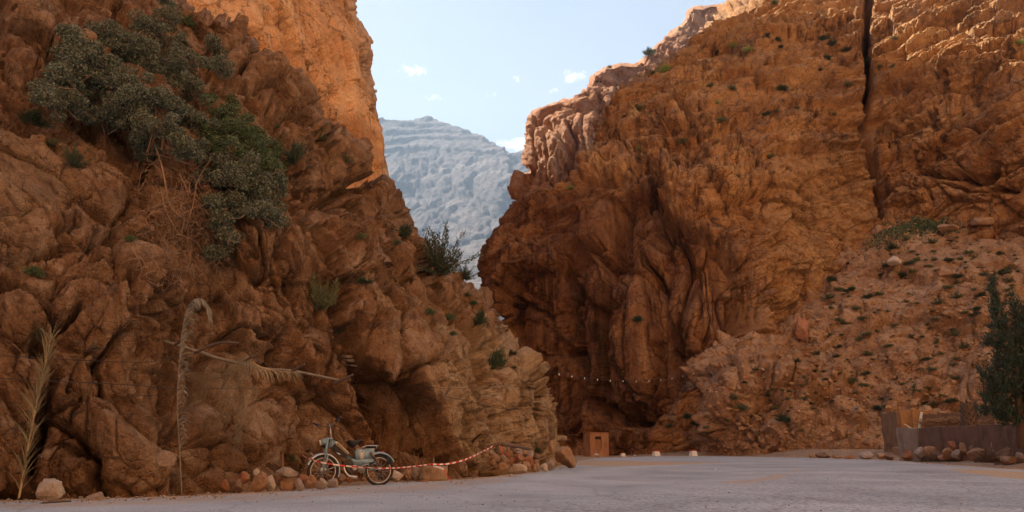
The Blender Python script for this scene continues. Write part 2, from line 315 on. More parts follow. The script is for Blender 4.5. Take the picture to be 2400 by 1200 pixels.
A_bld = [(120,450,190,140,10,.55),(300,455,40,150,-28,.45),(215,730,95,90,0,.7),(130,890,75,70,0,.4),(320,830,60,90,5,.35),(320,1060,85,95,0,.35),(150,1110,80,55,0,.4),(590,590,45,95,-12,.55),(680,560,35,90,0,.5),
 (700,420,50,80,0,.5),(790,400,60,75,0,.6),(870,500,60,50,20,.6),(860,610,80,70,10,.5),(880,720,90,80,15,.6),(1000,700,70,45,30,.5),(640,1020,70,95,-15,.5),(560,1060,45,50,0,.3),(700,1090,25,55,-10,.3),
 (740,850,60,90,10,.45),(930,600,50,60,0,.5),(1000,800,70,60,20,.5),(560,330,60,40,20,.5),(650,230,60,45,30,.5),(60,130,60,80,0,.6),(230,40,60,50,20,.5),(150,180,60,80,10,.5),(330,30,50,60,0,.4),(450,100,50,50,20,.5),
 (1110,760,50,45,30,.6),(1220,880,50,40,50,.5),(1080,980,40,50,0,.3),(1230,1000,40,60,10,.5),(40,760,50,60,20,.4),(490,960,60,60,0,.3),(840,960,30,60,-10,.25)]
A_stp = [([(856,950),(840,840),(900,860),(935,895),(1017,855),(996,892),(1034,934),(1045,980),(1073,1025),(1097,1070),(1000,1062),(912,1060),(880,1020)],-.9,12)]
A_scale = [(2.8,.20,.09,.05),(1.1,.22,.11,.06),(0.42,.17,.09,.07),(.15,.13,.06,.06)]
rowsA = np.r_[np.linspace(1225,-20,int(760*QUAL)),np.linspace(-24,-450,70)]
cliffA, depA = build_patch('near_cliff', M_near, rowsA, int(820*QUAL), lambda y: -600 + 0*y, A_xR, A_ctrl, A_scale, wrapR=1, wrapm=14, seed=11, tint=[([(856,950),(840,840),(900,850),(935,880),(1017,850),(996,892),(1034,934),(1045,980),(1073,1025),(1097,1070),(1060,1120),(912,1125),(890,1040)],-.65,5),([(1017,850),(996,892),(1034,934),(1045,980),(1073,1025),(1097,1070),(1180,1120),(1340,1100),(1300,1000),(1260,880),(1180,770),(1060,740),(1000,760)],.85,8),([(0,290),(140,330),(170,430),(100,560),(-200,600),(-200,280)],.35,25),([(740,800),(800,760),(850,840),(840,900),(760,880)],-.6,15)], vis='L', aniso=rot_y(-62,1.35,1.0,.85),  # dark recess and pale lit face: shade and light painted into the rock colour
   creases=A_cre, boulders=A_bld, steps=A_stp, calm=[(950,960,90,110,.15),(600,1020,80,90,.4),(100,450,150,120,.45),(220,740,90,80,.45),(900,850,80,60,.5),(350,1000,60,120,.55)])
struct(cliffA, 'near brown rock face rising beside the road on the left, boulders and dark crevices', 'cliff')
# ---------------------------------------------------------------- tall orange cliff behind it
B_ctrl = [(903,460,82),(895,370,83),(870,230,85),(862,100,87),(820,0,90),(780,300,74),(700,150,66),(600,50,60),(500,0,55),(300,0,50),(0,0,45),(700,500,70),(500,500,55),(800,-600,100),(400,-600,66),(0,-800,55),(800,-1400,120),(300,-1400,85),(-600,0,38),(-600,-1400,60),(-3000,-40,20),(-3000,-1400,24),(-1500,-200,28)]
B_xR = interp_curve([(1100,925),(470,905),(450,903),(400,897),(370,893),(300,884),(260,874),(230,872),(200,866),(170,860),(130,863),(95,860),(80,852),(50,834),(30,826),(0,823),(-200,800),(-500,830),(-1600,850)])
rowsB = np.r_[np.linspace(1080,520,40),np.linspace(515,-10,330),np.linspace(-20,-1600,120)]
cliffB, depB = build_patch('tall_cliff', M_orange, rowsB, 420, lambda y: -3200 + 0*y + 3450*sst(-260,-60,y), B_xR, B_ctrl, [(14,.07,.05,.04),(5,.09,.08,.05),(1.7,.12,.08,.06),(.7,.12,.05,.06)], wrapR=1, wrapm=230, nw=60, seed=23, vis='L', zmax=interp_curve([(0,190),(150,195),(175,225),(192,222),(226,176),(400,140)]), aniso=rot_y(8,.8,1,2.0),  # hidden crown and far side extended, their height shaped to block the sun
   creases=[([(640,60),(700,200),(760,330)],9,2.0),([(760,100),(790,250),(850,380)],8,1.5),([(560,60),(620,130)],8,1.5)])
struct(cliffB, 'tall sheer orange cliff rising behind the near rocks on the left of the gorge', 'cliff')
# ---------------------------------------------------------------- main right cliff
C_ctrl = [(1290,1060,92),(1290,900,93),(1150,740,98),(1142,620,99),(1165,550,100),(1225,480,104),(1300,700,92),(1300,560,95),(1450,1050,84),(1450,800,84),(1450,600,87),(1450,450,93),(1365,400,104),(1400,320,110),(1450,280,112),
 (1550,1000,80),(1600,800,80),(1600,600,82),(1600,450,87),(1600,300,98),(1560,190,115),(1650,1000,77),(1750,800,78),(1760,600,82),(1800,450,88),(1800,300,97),(1800,150,108),(1720,60,122),(1900,0,120),
 (1900,600,90),(1950,500,95),(1990,300,100),(2000,100,110),(2060,500,99),(2065,300,102),(2060,100,108),(2200,500,94),(2200,300,95),(2200,100,103),(2400,500,88),(2400,300,86),(2400,100,95),(2300,20,104),(2400,-60,112),(2100,-60,120),
 (2400,900,84),(2200,900,92),(2000,900,90),(1850,900,84),(3000,500,75),(3000,0,80),(2000,-160,135),(2600,-200,110)]
C_xL = interp_curve([(1120,1295),(1065,1290),(900,1215),(800,1170),(740,1152),(690,1146),(620,1140),(590,1145),(550,1165),(510,1200),(490,1215),(470,1240),(455,1300),(430,1345),(400,1358),(370,1375),(350,1392),(300,1408),(270,1430),(225,1480),(190,1540),(150,1590),(100,1650),(50,1710),(0,1790),(-60,1900),(-200,2050)])
C_cre = [([(2036,-40),(2030,150),(2033,300),(2045,380),(2055,450),(2063,510)],5,15),([(1395,555),(1340,575),(1315,590),(1308,640),(1300,700),(1290,760),(1282,830)],9,4),([(1500,600),(1520,645)],9,3),
 ([(1553,740),(1563,805)],7,2.5),([(1290,832),(1325,902),(1377,962),(1409,980)],9,3.5),([(1423,797),(1430,885),(1451,937),(1465,990)],7,2.5),([(1395,985),(1448,990)],14,6),([(1770,545),(1765,620),(1775,700),(1782,795)],7,3.2),
 ([(1815,590),(1818,680),(1825,790)],6,2.2),([(2105,285),(2165,275)],9,4),([(2150,395),(2240,405),(2330,412)],11,5),([(1680,840),(1640,900),(1560,960)],9,2.5),([(1540,400),(1560,480),(1600,530),(1690,560),(1760,620)],9,2),
 ([(1665,135),(1800,70),(1900,45),(2020,35)],7,2.5),([(2180,130),(2260,90),(2400,50)],8,3),([(2080,220),(2240,180),(2400,120)],6,1.5),([(1360,455),(1440,420),(1500,390)],8,2),([(1600,335),(1690,330),(1790,300)],6,1.5),
 ([(1880,80),(1960,60)],8,2),([(1600,260),(1640,330),(1610,400)],7,2),([(1880,440),(1910,510)],8,3),([(2060,330),(2150,300),(2300,300),(2400,280)],6,1.5),([(2070,455),(2200,440),(2400,450)],7,2),([(1150,700),(1220,690),(1240,720)],6,1.5),([(1720,300),(1790,420),(1800,540)],7,1.6)]
C_bld = [(1795,645,20,66,4,3.2),(1805,745,27,62,-3,3.0),(1885,770,20,34,15,2.5),(1700,440,45,30,10,3),(1520,590,36,40,0,3),(1390,400,32,40,0,4),(1440,380,50,40,0,3),(1850,640,36,80,0,3),(1450,800,60,180,0,2.5),(1620,700,60,110,10,2.5),
 (1210,620,50,80,10,3),(1220,780,30,120,0,2),(1380,640,60,70,0,2.5),(2180,40,100,40,-15,4),(2330,60,80,40,-15,4),(2180,120,60,35,-18,3),(2300,160,100,36,-18,3),(2130,470,60,32,-5,3),(2280,450,70,20,-3,3),(1750,120,90,24,-14,3),(1640,200,80,24,-18,3),(1900,60,80,22,-8,3),(1700,250,90,24,-10,2.5),(1850,200,90,26,-8,2.5),(1510,330,60,45,30,3),(1560,420,30,50,0,3)]
C_stp = [([(1545,395),(1560,480),(1600,530),(1690,560),(1760,620),(1775,790),(1660,870),(1500,1010),(1465,990),(1420,1000),(1290,1040),(1150,740),(1180,640),(1300,600),(1400,560),(1440,450)],-4.5,12)]
def C_extra(V, px, py):
    z = V[..., 2] - 0.30 * V[..., 0] + 2.0 * vnoise((V / 12).reshape(-1, 3), 77).reshape(px.shape)
    ph = (z / 4.2) % 1.0; m = sst(460, 330, py) * sst(1380, 1480, px) + 0.35 * sst(1250, 1150, px)
    ph2 = (z / 1.7 + .3) % 1.0
    t = V.reshape(-1, 3); rb = np.zeros(px.shape); pl = C_stp[0][0]; ins_ = sst(-10, 20, seg_dist(px, py, list(pl) + [pl[0]]) * np.where(inside(px, py, pl), 1, -1))
    ax = np.stack([t[:, 0] / 5 + .25 * vnoise(t / 7, 81), t[:, 1] / 9, t[:, 2] / 34 + .3 * vnoise(t / 9, 82)], -1); f1, f2, i_, tl_ = worley(ax, 83); rb = (2.6 * (i_ - .5) + 2.2 * tl_ + .9 * sst(0, .25, f2 - f1)).reshape(px.shape)
    f1, f2, i_, tl_ = worley(ax * np.array([2.6, 1.5, 1.8]), 85); rb = rb + (.8 * (i_ - .5) + 1.0 * tl_ - .5 * np.exp(-(f2 - f1) / .05)).reshape(px.shape)
    return rb * (.12 + .88 * ins_) + m * (1.5 * (1 - ph) * sst(0, .12, ph) + .55 * (1 - ph2) * sst(0, .15, ph2))
rowsC = np.r_[np.linspace(1100,-15,int(780*QUAL)),np.linspace(-20,-200,30)]
cliffC, depC = build_patch('red_cliff', M_main, rowsC, int(960*QUAL), C_xL, lambda y: 2950 + 0*y, C_ctrl, [(12,.09,.05,.03),(4.5,.13,.11,.05),(1.8,.19,.12,.07),(.7,.22,.09,.07)], wrapL=1, wrapm=30, seed=37, tint=[([(1440,430),(1545,395),(1560,480),(1600,530),(1690,560),(1760,620),(1775,790),(1660,870),(1560,960),(1500,1080),(1200,1100),(1100,740),(1120,560),(1200,480),(1360,440)],-1.0,14),([(1800,380),(2030,330),(2050,500),(1960,620),(1900,780),(1830,700),(1790,540)],.6,30)], vis='R', aniso=rot_y(17,1.5,1,.8),  # shade of the overhanging face painted in along with its streaked stain
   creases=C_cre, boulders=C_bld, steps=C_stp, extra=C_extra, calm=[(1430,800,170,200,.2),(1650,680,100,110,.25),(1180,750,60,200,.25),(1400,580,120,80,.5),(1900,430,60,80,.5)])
struct(cliffC, 'massive red brown cliff across the road with a deep vertical crack and dark overhanging face', 'cliff')
# ---------------------------------------------------------------- cliff behind it on the right
D_ctrl = [(1215,480,190),(1235,400,190),(1240,280,200),(1300,450,185),(1330,300,190),(1390,190,205),(1450,300,190),(1500,150,215),(1570,80,225),(1620,20,230),(1750,0,235),(1800,-40,240),(1700,200,200),(1900,0,230),(1900,300,205),(1500,600,190),(1230,600,195)]
D_xL = interp_curve([(640,1300),(500,1228),(480,1213),(440,1214),(410,1222),(400,1236),(340,1238),(300,1241),(278,1243),(262,1256),(252,1285),(236,1340),(215,1378),(185,1390),(160,1425),(152,1490),(125,1525),(85,1565),(52,1608),(20,1624),(13,1690),(0,1750),(-30,1830)])
cliffD, depD = build_patch('back_cliff', M_far, np.linspace(640,-40,330), 330, D_xL, lambda y: 1990 + 0*y, D_ctrl, [(16,.07,.05,.03),(6,.12,.08,.05),(2.2,.15,.06,.06)], wrapL=1, wrapm=60, seed=51, aniso=rot_y(6,.8,1,1.8),
   creases=[([(1338,290),(1345,340),(1330,400)],5,5),([(1240,400),(1260,470)],5,4),([(1420,220),(1400,290)],5,4),([(1290,300),(1285,420)],4,3)], boulders=[(1225,440,12,38,0,5),(1290,380,40,90,0,6),(1270,455,26,20,0,6)])
struct(cliffD, 'farther pinkish cliff with sunlit top edge between the gorge mouth and the red cliff', 'cliff')
# ---------------------------------------------------------------- talus slope
G_ctrl = []
for x, y, Y in [(2400,1060,63),(2200,1050,66),(2000,1060,68),(1850,1055,70),(1700,1060,73),(1620,1060,80),(2400,800,73),(2200,800,77),(2000,800,79),(1850,800,82),(2400,600,85),(2200,600,88),(2050,600,91),(1950,600,95),
                (2400,480,96),(2200,495,99),(2080,500,103),(1700,900,74),(1780,820,80),(1650,960,75),(2400,400,130),(2000,400,125),(1700,700,95),(1600,900,90),(1500,1060,95),(3000,1060,55),(3000,800,65),(3000,500,90),(3000,400,120)]: G_ctrl.append((x, y, Y))
def G_extra(V, px, py):
    t = V.reshape(-1, 3); f1, f2, i, _ = worley(t / np.array([1.6, 1.6, 1.2]), 5); st = np.where(i > .66, np.clip(.55 - f1, 0, 1) * 2.0, 0) * 1.0
    return st.reshape(px.shape)
talus, depG = build_patch('talus_slope', M_talus, np.linspace(1110,400,480), 600, lambda y: 1480 + 0*y, lambda y: 2950 + 0*y, G_ctrl, [(9,.11,.03,.05),(3.4,.20,.07,.06),(1.3,.24,.08,.07),(.5,.22,.05,.06)], seed=67, vis='R', aniso=rot_y(20,1.3,1,1),
   boulders=[(1710,930,60,75,0,3),(1790,880,70,50,-10,2.5),(1900,900,110,50,-10,2.5),(1850,1000,70,50,0,2),(1990,740,26,24,0,2.5),(2050,540,16,16,0,2),(2220,530,30,12,-15,1.5),(1700,840,50,30,-30,2.5),(2150,930,100,40,-20,2),(2100,620,30,14,-25,1),(2330,900,60,50,-20,1.5),(1960,990,60,50,-20,1.5),(2280,800,50,22,-20,1.2)],
   calm=[(2250,620,160,80,.6)], extra=G_extra)
struct(talus, 'stony talus slope with scattered scrub rising to the foot of the cliff on the right', 'slope')
# ---------------------------------------------------------------- far mountain
H_top = interp_curve([(300,300),(700,330),(860,288),(875,284),(900,283),(950,286),(975,280),(1000,277),(1040,289),(1070,299),(1130,324),(1165,340),(1195,359),(1215,354),(1240,351),(1300,360),(1600,420),(2000,500)])
H_ctrl = [(875,290,1700),(1000,280,1750),(1200,360,1500),(900,420,1450),(1050,420,1430),(1180,430,1350),(900,560,1300),(1050,545,1250),(1180,540,1180),(1050,640,900),(1150,700,650),(1150,780,480),(900,900,380),(1300,600,1000),(600,500,1500),(600,300,1700),(1500,500,1200),(1500,420,1400),(2000,500,1400),(600,900,380),(1500,900,380)]
def mountain():
    nx, ny = 420, 330; xs = np.linspace(500, 1700, nx); t = np.linspace(0, 1, ny)
    px = np.repeat(xs[None], ny, 0); top = H_top(xs)[None]; py = 950 * (1 - t[:, None]) + top * t[:, None]
    D = rbf(H_ctrl)(px, py); nw = 12; u = np.arange(1, nw + 1) / nw
    px = np.r_[px, np.repeat(xs[None], nw, 0)]; py = np.r_[py, np.repeat(top, nw, 0) + 25 * u[:, None]]; D = np.r_[D, D[-1:] + 500 * u[:, None]]
    V = P3(px, py, D); q = V.reshape(-1, 3)
    N = np.cross(np.gradient(V, axis=1), np.gradient(V, axis=0)); N /= np.linalg.norm(N, axis=-1, keepdims=True)
    if (N[ny // 2, nx // 2] * (-V[ny // 2, nx // 2])).sum() < 0: N = -N
    am = (sst(620, 520, py) * .85 + .15) * (.12 + .75 * sst(310, 430, py))
    d = rock_disp(q, [(150, .06, .03, .05), (50, .13, .08, .06), (16, .14, .08, .06)], 91, rot_y(0, .6, 1, 2.4)).reshape(px.shape) * am
    z = V[..., 2] + 26 * fbm(q / 160, 4, 3).reshape(px.shape); ph = (z / 38) % 1.0
    d += sst(400, 350, py) * 7 * (1 - ph) * sst(0, .15, ph) + rock_disp(q, [(20, .2, .05, .1), (8, .2, 0, 0)], 95).reshape(px.shape) * (1 - am) * .6
    edge = sst(0, .05, np.abs(np.linspace(0, 1, ny + nw) - ny / (ny + nw)))[:, None] * 0 + 1
    return grid_mesh('mountain', V + N * (d * edge)[..., None], M_mount)
mtn = struct(mountain(), 'far hazy grey mountain with flat bedded summit filling the gorge mouth', 'mountain')
# ---------------------------------------------------------------- ground and road
def ground():
    xs = np.r_[np.linspace(-400, -20, 20), np.linspace(-19, 70, 260), np.linspace(62, 500, 30)]; ys = np.r_[np.linspace(-120, 4, 16), np.linspace(4.5, 110, 260), np.linspace(112, 2500, 30)]
    X, Y = np.meshgrid(xs, ys); q = np.stack([X, Y, 0 * X], -1).reshape(-1, 3)
    Z = -0.05 + 0.045 * fbm(q / 2.5, 4, 5).reshape(X.shape) * sst(60, 20, np.hypot(X, Y))
    fx = [(lambda q: (q.x, q.y))(gnd(x, y)) for x, y in [(1338,1083),(1400,1073),(1540,1069),(1700,1069),(1900,1073),(2100,1079),(2270,1092),(2420,1101),(2600,1118)]] + [(22, 8), (22, -80)]; ed = np.full(X.shape, 1e9)
    ed = seg_dist(X, Y, fx) * np.where(inside(X, Y, fx + [(-200,-80),(-200,30)]), -1, 1)
    Z += np.where(X > 9, .62 * sst(.4, 6, ed) * sst(10, 20, X) + .05 * fbm(q / 1.1, 4, 15).reshape(X.shape) * sst(0, 2, ed), 0)
    m, nt, b = nodes_mat('dusty_ground'); tc = nt.nodes.new('ShaderNodeTexCoord').outputs['Object']
    n = tex(nt, 'Noise', tc, 1.2, 9, .7); g = tex(nt, 'Noise', tc, 40, 6, .8)
    c = mix(nt, 1, ramp(nt, n.outputs[0], [(.35, (.22, .14, .09)), (.65, (.36, .25, .18))]), ramp(nt, g.outputs[0], [(.3, (.7,) * 3), (.7, (1.25,) * 3)]), 'MULTIPLY')
    nt.links.new(c, b.inputs['Base Color']); b.inputs['Roughness'].default_value = .95
    bp = nt.nodes.new('ShaderNodeBump'); bp.inputs['Distance'].default_value = .02; nt.links.new(g.outputs[0], bp.inputs['Height']); nt.links.new(bp.outputs[0], b.inputs['Normal'])
    return struct(grid_mesh('ground', np.stack([X, Y, Z - .02], -1), m))
ground()
def road():
    # left edge hugs the rock foot; right edge traced from the picture as ground points
    far = [(1338,1083),(1400,1073),(1540,1069),(1700,1069),(1900,1073),(2100,1079),(2270,1092),(2420,1101),(2600,1118)]
    fp = [gnd(x, y) for x, y in far]
    left = [(-1500,1230),(-300,1190),(0,1172),(300,1164),(520,1156),(720,1142),(900,1131),(1080,1124),(1200,1111),(1338,1085)]
    lp = [gnd(x, y) for x, y in left]
    poly = [Vector((-14, -30, 0))] + lp + [fp[0]] + fp[1:] + [Vector((40, 14, 0)), Vector((45, -30, 0))]
    n = len(poly); P2 = [(p.x, p.y) for p in poly]
    xs = np.arange(-16, 46, .16); ys = np.r_[np.arange(-30, 6, .5), np.arange(6, 80, .16)]
    X, Y = np.meshgrid(xs, ys); wob = .12 * fbm(np.stack([X / 1.5, Y / 1.5, 0 * X], -1).reshape(-1, 3), 4, 8).reshape(X.shape)
    sd_ = seg_dist(X, Y, P2 + [P2[0]]) * np.where(inside(X, Y, P2), 1, -1) + wob
    Z = .0 + .012 * fbm(np.stack([X / 3, Y / 3, 0 * X], -1).reshape(-1, 3), 3, 9).reshape(X.shape) - .16 * sst(.12, -.45, sd_) * 1.0
    m, nt, b = nodes_mat('road_asphalt'); tc = nt.nodes.new('ShaderNodeTexCoord').outputs['Object']
    at_ = nt.nodes.new('ShaderNodeAttribute'); at_.attribute_name = 'edge'; rg = nt.nodes.new('ShaderNodeAttribute'); rg.attribute_name = 'coarse'; tr = nt.nodes.new('ShaderNodeAttribute'); tr.attribute_name = 'track'
    n = tex(nt, 'Noise', tc, .35, 7, .6, .5); g = tex(nt, 'Noise', tc, 38, 6, .8); g2 = tex(nt, 'Noise', mapping(nt, tc, (1, .6, 1)), 13, 6, .85)
    v = tex(nt, 'Voronoi', tc, 24); v2 = tex(nt, 'Voronoi', tc, 90)
    base = ramp(nt, n.outputs[0], [(.35, (.29, .315, .365)), (.65, (.39, .415, .465))])
    base = mix(nt, math_n(nt, 'MULTIPLY', tr.outputs['Fac'], .6), base, (.40, .43, .49))
    fine = ramp(nt, g.outputs[0], [(.35, (.5,) * 3), (.65, (1.45,) * 3)])
    coarse = mix(nt, .6, ramp(nt, v.outputs['Color'], [(.12, (.2,) * 3), (.35, (.85,) * 3), (.9, (1.5,) * 3)]), ramp(nt, g2.outputs[0], [(.38, (.3,) * 3), (.48, (.95,) * 3), (.65, (1.4,) * 3)]))
    c = mix(nt, 1, base, mix(nt, rg.outputs['Fac'], fine, coarse), 'MULTIPLY')
    pt = tex(nt, 'Noise', mapping(nt, tc, (1, .6, 1)), 5, 9, .75, 1.0); c = mix(nt, math_n(nt, 'MULTIPLY', ramp(nt, pt.outputs[0], [(.60, (0, 0, 0)), (.68, (.6,) * 3)]), math_n(nt, 'ADD', rg.outputs['Fac'], .25)), c, (.12, .11, .115))
    big = tex(nt, 'Noise', mapping(nt, tc, (1, 1, 1), (0, 0, .5)), .22, 6, .6, 1.2); c = mix(nt, 1, c, ramp(nt, big.outputs[0], [(.35, (.84, .82, .82)), (.5, (1, 1, 1)), (.62, (1.12, 1.10, 1.10))]), 'MULTIPLY')
    ck = tex(nt, 'Voronoi', mapping(nt, tc, (1, .55, 1)), .55, feature='DISTANCE_TO_EDGE'); vv = nt.nodes.new('ShaderNodeVectorMath'); vv.operation = 'ADD'; nzz = tex(nt, 'Noise', tc, 2.2, 6, .7); scv = nt.nodes.new('ShaderNodeVectorMath'); scv.operation = 'SCALE'; scv.inputs['Scale'].default_value = .5; nt.links.new(nzz.outputs[1], scv.inputs[0]); nt.links.new(tc, vv.inputs[0]); nt.links.new(scv.outputs[0], vv.inputs[1]); nt.links.new(mapping(nt, vv.outputs[0], (1, .55, 1)), ck.inputs['Vector'])
    c = mix(nt, ramp(nt, ck.outputs[0], [(.0, (.6,) * 3), (.012, (0, 0, 0))]), c, (.13, .115, .11))
    dn = tex(nt, 'Noise', tc, 1.6, 8, .7, .5); de = math_n(nt, 'ADD', at_.outputs['Fac'], math_n(nt, 'MULTIPLY', math_n(nt, 'SUBTRACT', dn.outputs[0], .5), .9))
    c = mix(nt, ramp(nt, de, [(.25, (0, 0, 0)), (.7, (1, 1, 1))]), c, mix(nt, 1, (.42, .30, .21), fine, 'MULTIPLY'))
    nt.links.new(c, b.inputs['Base Color']); b.inputs['Roughness'].default_value = .82; b.inputs['Specular IOR Level'].default_value = .35
    h = math_n(nt, 'ADD', math_n(nt, 'MULTIPLY', v.outputs['Distance'], rg.outputs['Fac']), math_n(nt, 'MULTIPLY', g.outputs[0], .5))
    bp = nt.nodes.new('ShaderNodeBump'); bp.inputs['Distance'].default_value = .012; bp.inputs['Strength'].default_value = .8; nt.links.new(h, bp.inputs['Height']); nt.links.new(bp.outputs[0], b.inputs['Normal'])
    edge = sst(1.0, -.1, sd_)
    # dusty tongues of sand: one off the rock corner, one at the right verge
    def blob(pts, soft):
        g_ = [gnd(x, y) for x, y in pts]; pl = [(p.x, p.y) for p in g_]
        return sst(-soft, soft, seg_dist(X, Y, pl + [pl[0]]) * np.where(inside(X, Y, pl), 1, -1) + wob * 3)
    edge = np.maximum(edge, .75 * blob([(1320,1086),(1400,1079),(1700,1085),(1560,1090),(1400,1094)], 1.2)); edge = np.maximum(edge, blob([(2230,1098),(2420,1108),(2600,1140),(2400,1128),(2300,1112)], .5))
    edge = np.maximum(edge, .45 * blob([(-400,1200),(500,1160),(900,1140),(1200,1120),(1250,1128),(800,1165),(400,1185)], .6)); edge = np.maximum(edge, .55 * blob([(1690,1132),(1800,1118),(1868,1103),(1872,1106),(1810,1122),(1730,1134)], .08))
    coarse_m = blob([(1640,1140),(1750,1130),(1870,1106),(2100,1095),(2700,1120),(3000,1240),(1000,1260),(1000,1215),(1300,1175)], .5)
    track = np.maximum(blob([(500,1215),(900,1172),(1200,1126),(1420,1095),(1560,1090),(1480,1104),(1250,1140),(950,1190),(800,1215)], .5), 0)
    struct(grid_mesh('road', np.stack([X, Y, Z], -1), m, attr={'edge': edge, 'coarse': coarse_m, 'track': track}))
road()
# unseen canyon wall added behind the camera to bounce warm sunlight into the shade
def back_wall():
    nx, ny = 160, 60; xs = np.linspace(-70, 130, nx); t = np.linspace(0, 1, ny); X, T = np.meshgrid(xs, t)
    V = np.stack([X, -38 - 30 * T, -2 + 150 * T], -1); d = rock_disp(V.reshape(-1, 3), [(12, .2, .05, .1), (4, .2, .05, .05)], 7).reshape(X.shape)
    V[..., 1] += d
    return struct(grid_mesh('bounce_cliff', V, M_orange), 'unseen cliff added behind the viewpoint to bounce warm sunlight', 'cliff')
back_wall()
def side_wall():  # unseen wall added on the right, kept pale to bounce sunlight into the gorge
    ny, nx = 50, 120; t = np.linspace(0, 1, ny); ys = np.linspace(-80, 66, nx); Yg, T = np.meshgrid(ys, t)
    V = np.stack([58 + .25 * np.abs(Yg) + 30 * T, Yg, -2 + 190 * T], -1); V[..., 0] -= rock_disp(V.reshape(-1, 3), [(12, .2, .05, .1), (4, .2, .05, .05)], 9).reshape(Yg.shape)
    return struct(grid_mesh('side_bounce_cliff', V[:, ::-1].copy(), rock_mat('pale_bounce_rock', [(0.62, 0.40, 0.22), (0.76, 0.54, 0.34), (0.84, 0.64, 0.44)], 9, .8, .2)), 'unseen pale cliff added right of the viewpoint to bounce sunlight', 'cliff')
side_wall()
# ---------------------------------------------------------------- object helpers
VL = bpy.context.view_layer; VL.update(); DG = bpy.context.evaluated_depsgraph_get()
def hit(px, py):
    d = at(px, py, 10) - Vector((0, 0, CAMH)); d.normalize()
    ok, p, n, i, o, m = S.ray_cast(DG, Vector((0, 0, CAMH)), d)
    if not ok: return None, None, None
    if n.dot(d) > 0: n = -n
    return p, n, o
def drop(x, y, z=30):
    ok, p, n, i, o, m = S.ray_cast(DG, Vector((x, y, z)), Vector((0, 0, -1))); return p
def mesh_ob(name, verts, faces, mat, parent=None, smooth=False, mats=None, fm=None):
    me = bpy.data.meshes.new(name); me.from_pydata([tuple(v) for v in verts], [], faces)
    for m in (mats or [mat]): me.materials.append(m)
    if smooth: me.polygons.foreach_set('use_smooth', [True] * len(me.polygons))
    if fm is not None: me.polygons.foreach_set('material_index', fm)
    me.update(); o = bpy.data.objects.new(name, me); COL.objects.link(o)
    if parent: o.parent = parent
    return o
def bm_ob(name, bm, mat, parent=None, smooth=True):
    me = bpy.data.meshes.new(name); bm.normal_update(); bm.to_mesh(me); bm.free(); me.materials.append(mat)
    if smooth: me.polygons.foreach_set('use_smooth', [True] * len(me.polygons))
    o = bpy.data.objects.new(name, me); COL.objects.link(o)
    if parent: o.parent = parent
    return o
def tag(o, label, cat, group=None):
    o['label'] = label; o['category'] = cat
    if group: o['group'] = group
    return o
def thing(name, label, cat, loc=(0, 0, 0), rz=0, group=None):
    o = bpy.data.objects.new(name, None); o.empty_display_size = .1; COL.objects.link(o); o.location = loc; o.rotation_euler = (0, 0, rz)
    return tag(o, label, cat, group)
def bx(bm, c, s, rot=None, bev=0.0):
    r = bmesh.ops.create_cube(bm, size=1); vs_ = r['verts']; bmesh.ops.scale(bm, vec=s, verts=vs_)
    if bev:
        es = list({e for v in vs_ for e in v.link_edges}); q = bmesh.ops.bevel(bm, geom=es, offset=bev, segments=2, affect='EDGES'); vs_ = q['verts'] if q['verts'] else vs_
        vs_ = list({v for f in q['faces'] for v in f.verts} | {v for v in vs_ if v.is_valid})
    if rot is not None: bmesh.ops.rotate(bm, cent=(0, 0, 0), matrix=rot, verts=vs_)
    bmesh.ops.translate(bm, vec=c, verts=vs_)
def tube_data(pts, r0, r1, sides, V, Fc, cap=True):
    pts = [Vector(p) for p in pts]; n = len(pts); base = len(V); up = Vector((0, 0, 1)); prev = None
    for i, p in enumerate(pts):
        t = (pts[min(i + 1, n - 1)] - pts[max(i - 1, 0)]); t = t.normalized() if t.length > 1e-9 else Vector((0, 0, 1))
        a = (prev - t * prev.dot(t)) if prev is not None else t.cross(up if abs(t.z) < .9 else Vector((1, 0, 0)))
        a.normalize(); prev = a; b = t.cross(a); r = r0 + (r1 - r0) * i / max(1, n - 1)
        for k in range(sides):
            th = 2 * math.pi * k / sides; V.append(p + a * (r * math.cos(th)) + b * (r * math.sin(th)))
    for i in range(n - 1):
        for k in range(sides):
            Fc.append((base + i * sides + k, base + i * sides + (k + 1) % sides, base + (i + 1) * sides + (k + 1) % sides, base + (i + 1) * sides + k))
    if cap and sides > 2: Fc.append(tuple(base + k for k in range(sides))[::-1]); Fc.append(tuple(base + (n - 1) * sides + k for k in range(sides)))
def tubes(name, items, mat, parent=None, sides=6):
    V, Fc = [], []
    for pts, r0, r1 in items: tube_data(pts, r0, r1, sides, V, Fc)
    return mesh_ob(name, V, Fc, mat, parent, True)
def smooth_pl(pts, k=6):
    pts = [Vector(p) for p in pts]; out = []
    for i in range(len(pts) - 1):
        p0, p1, p2, p3 = pts[max(i - 1, 0)], pts[i], pts[i + 1], pts[min(i + 2, len(pts) - 1)]
        for j in range(k):
            t = j / k; out.append(.5 * ((2 * p1) + (p2 - p0) * t + (2 * p0 - 5 * p1 + 4 * p2 - p3) * t * t + (3 * p1 - p0 - 3 * p2 + p3) * t ** 3))
    return out + [pts[-1]]
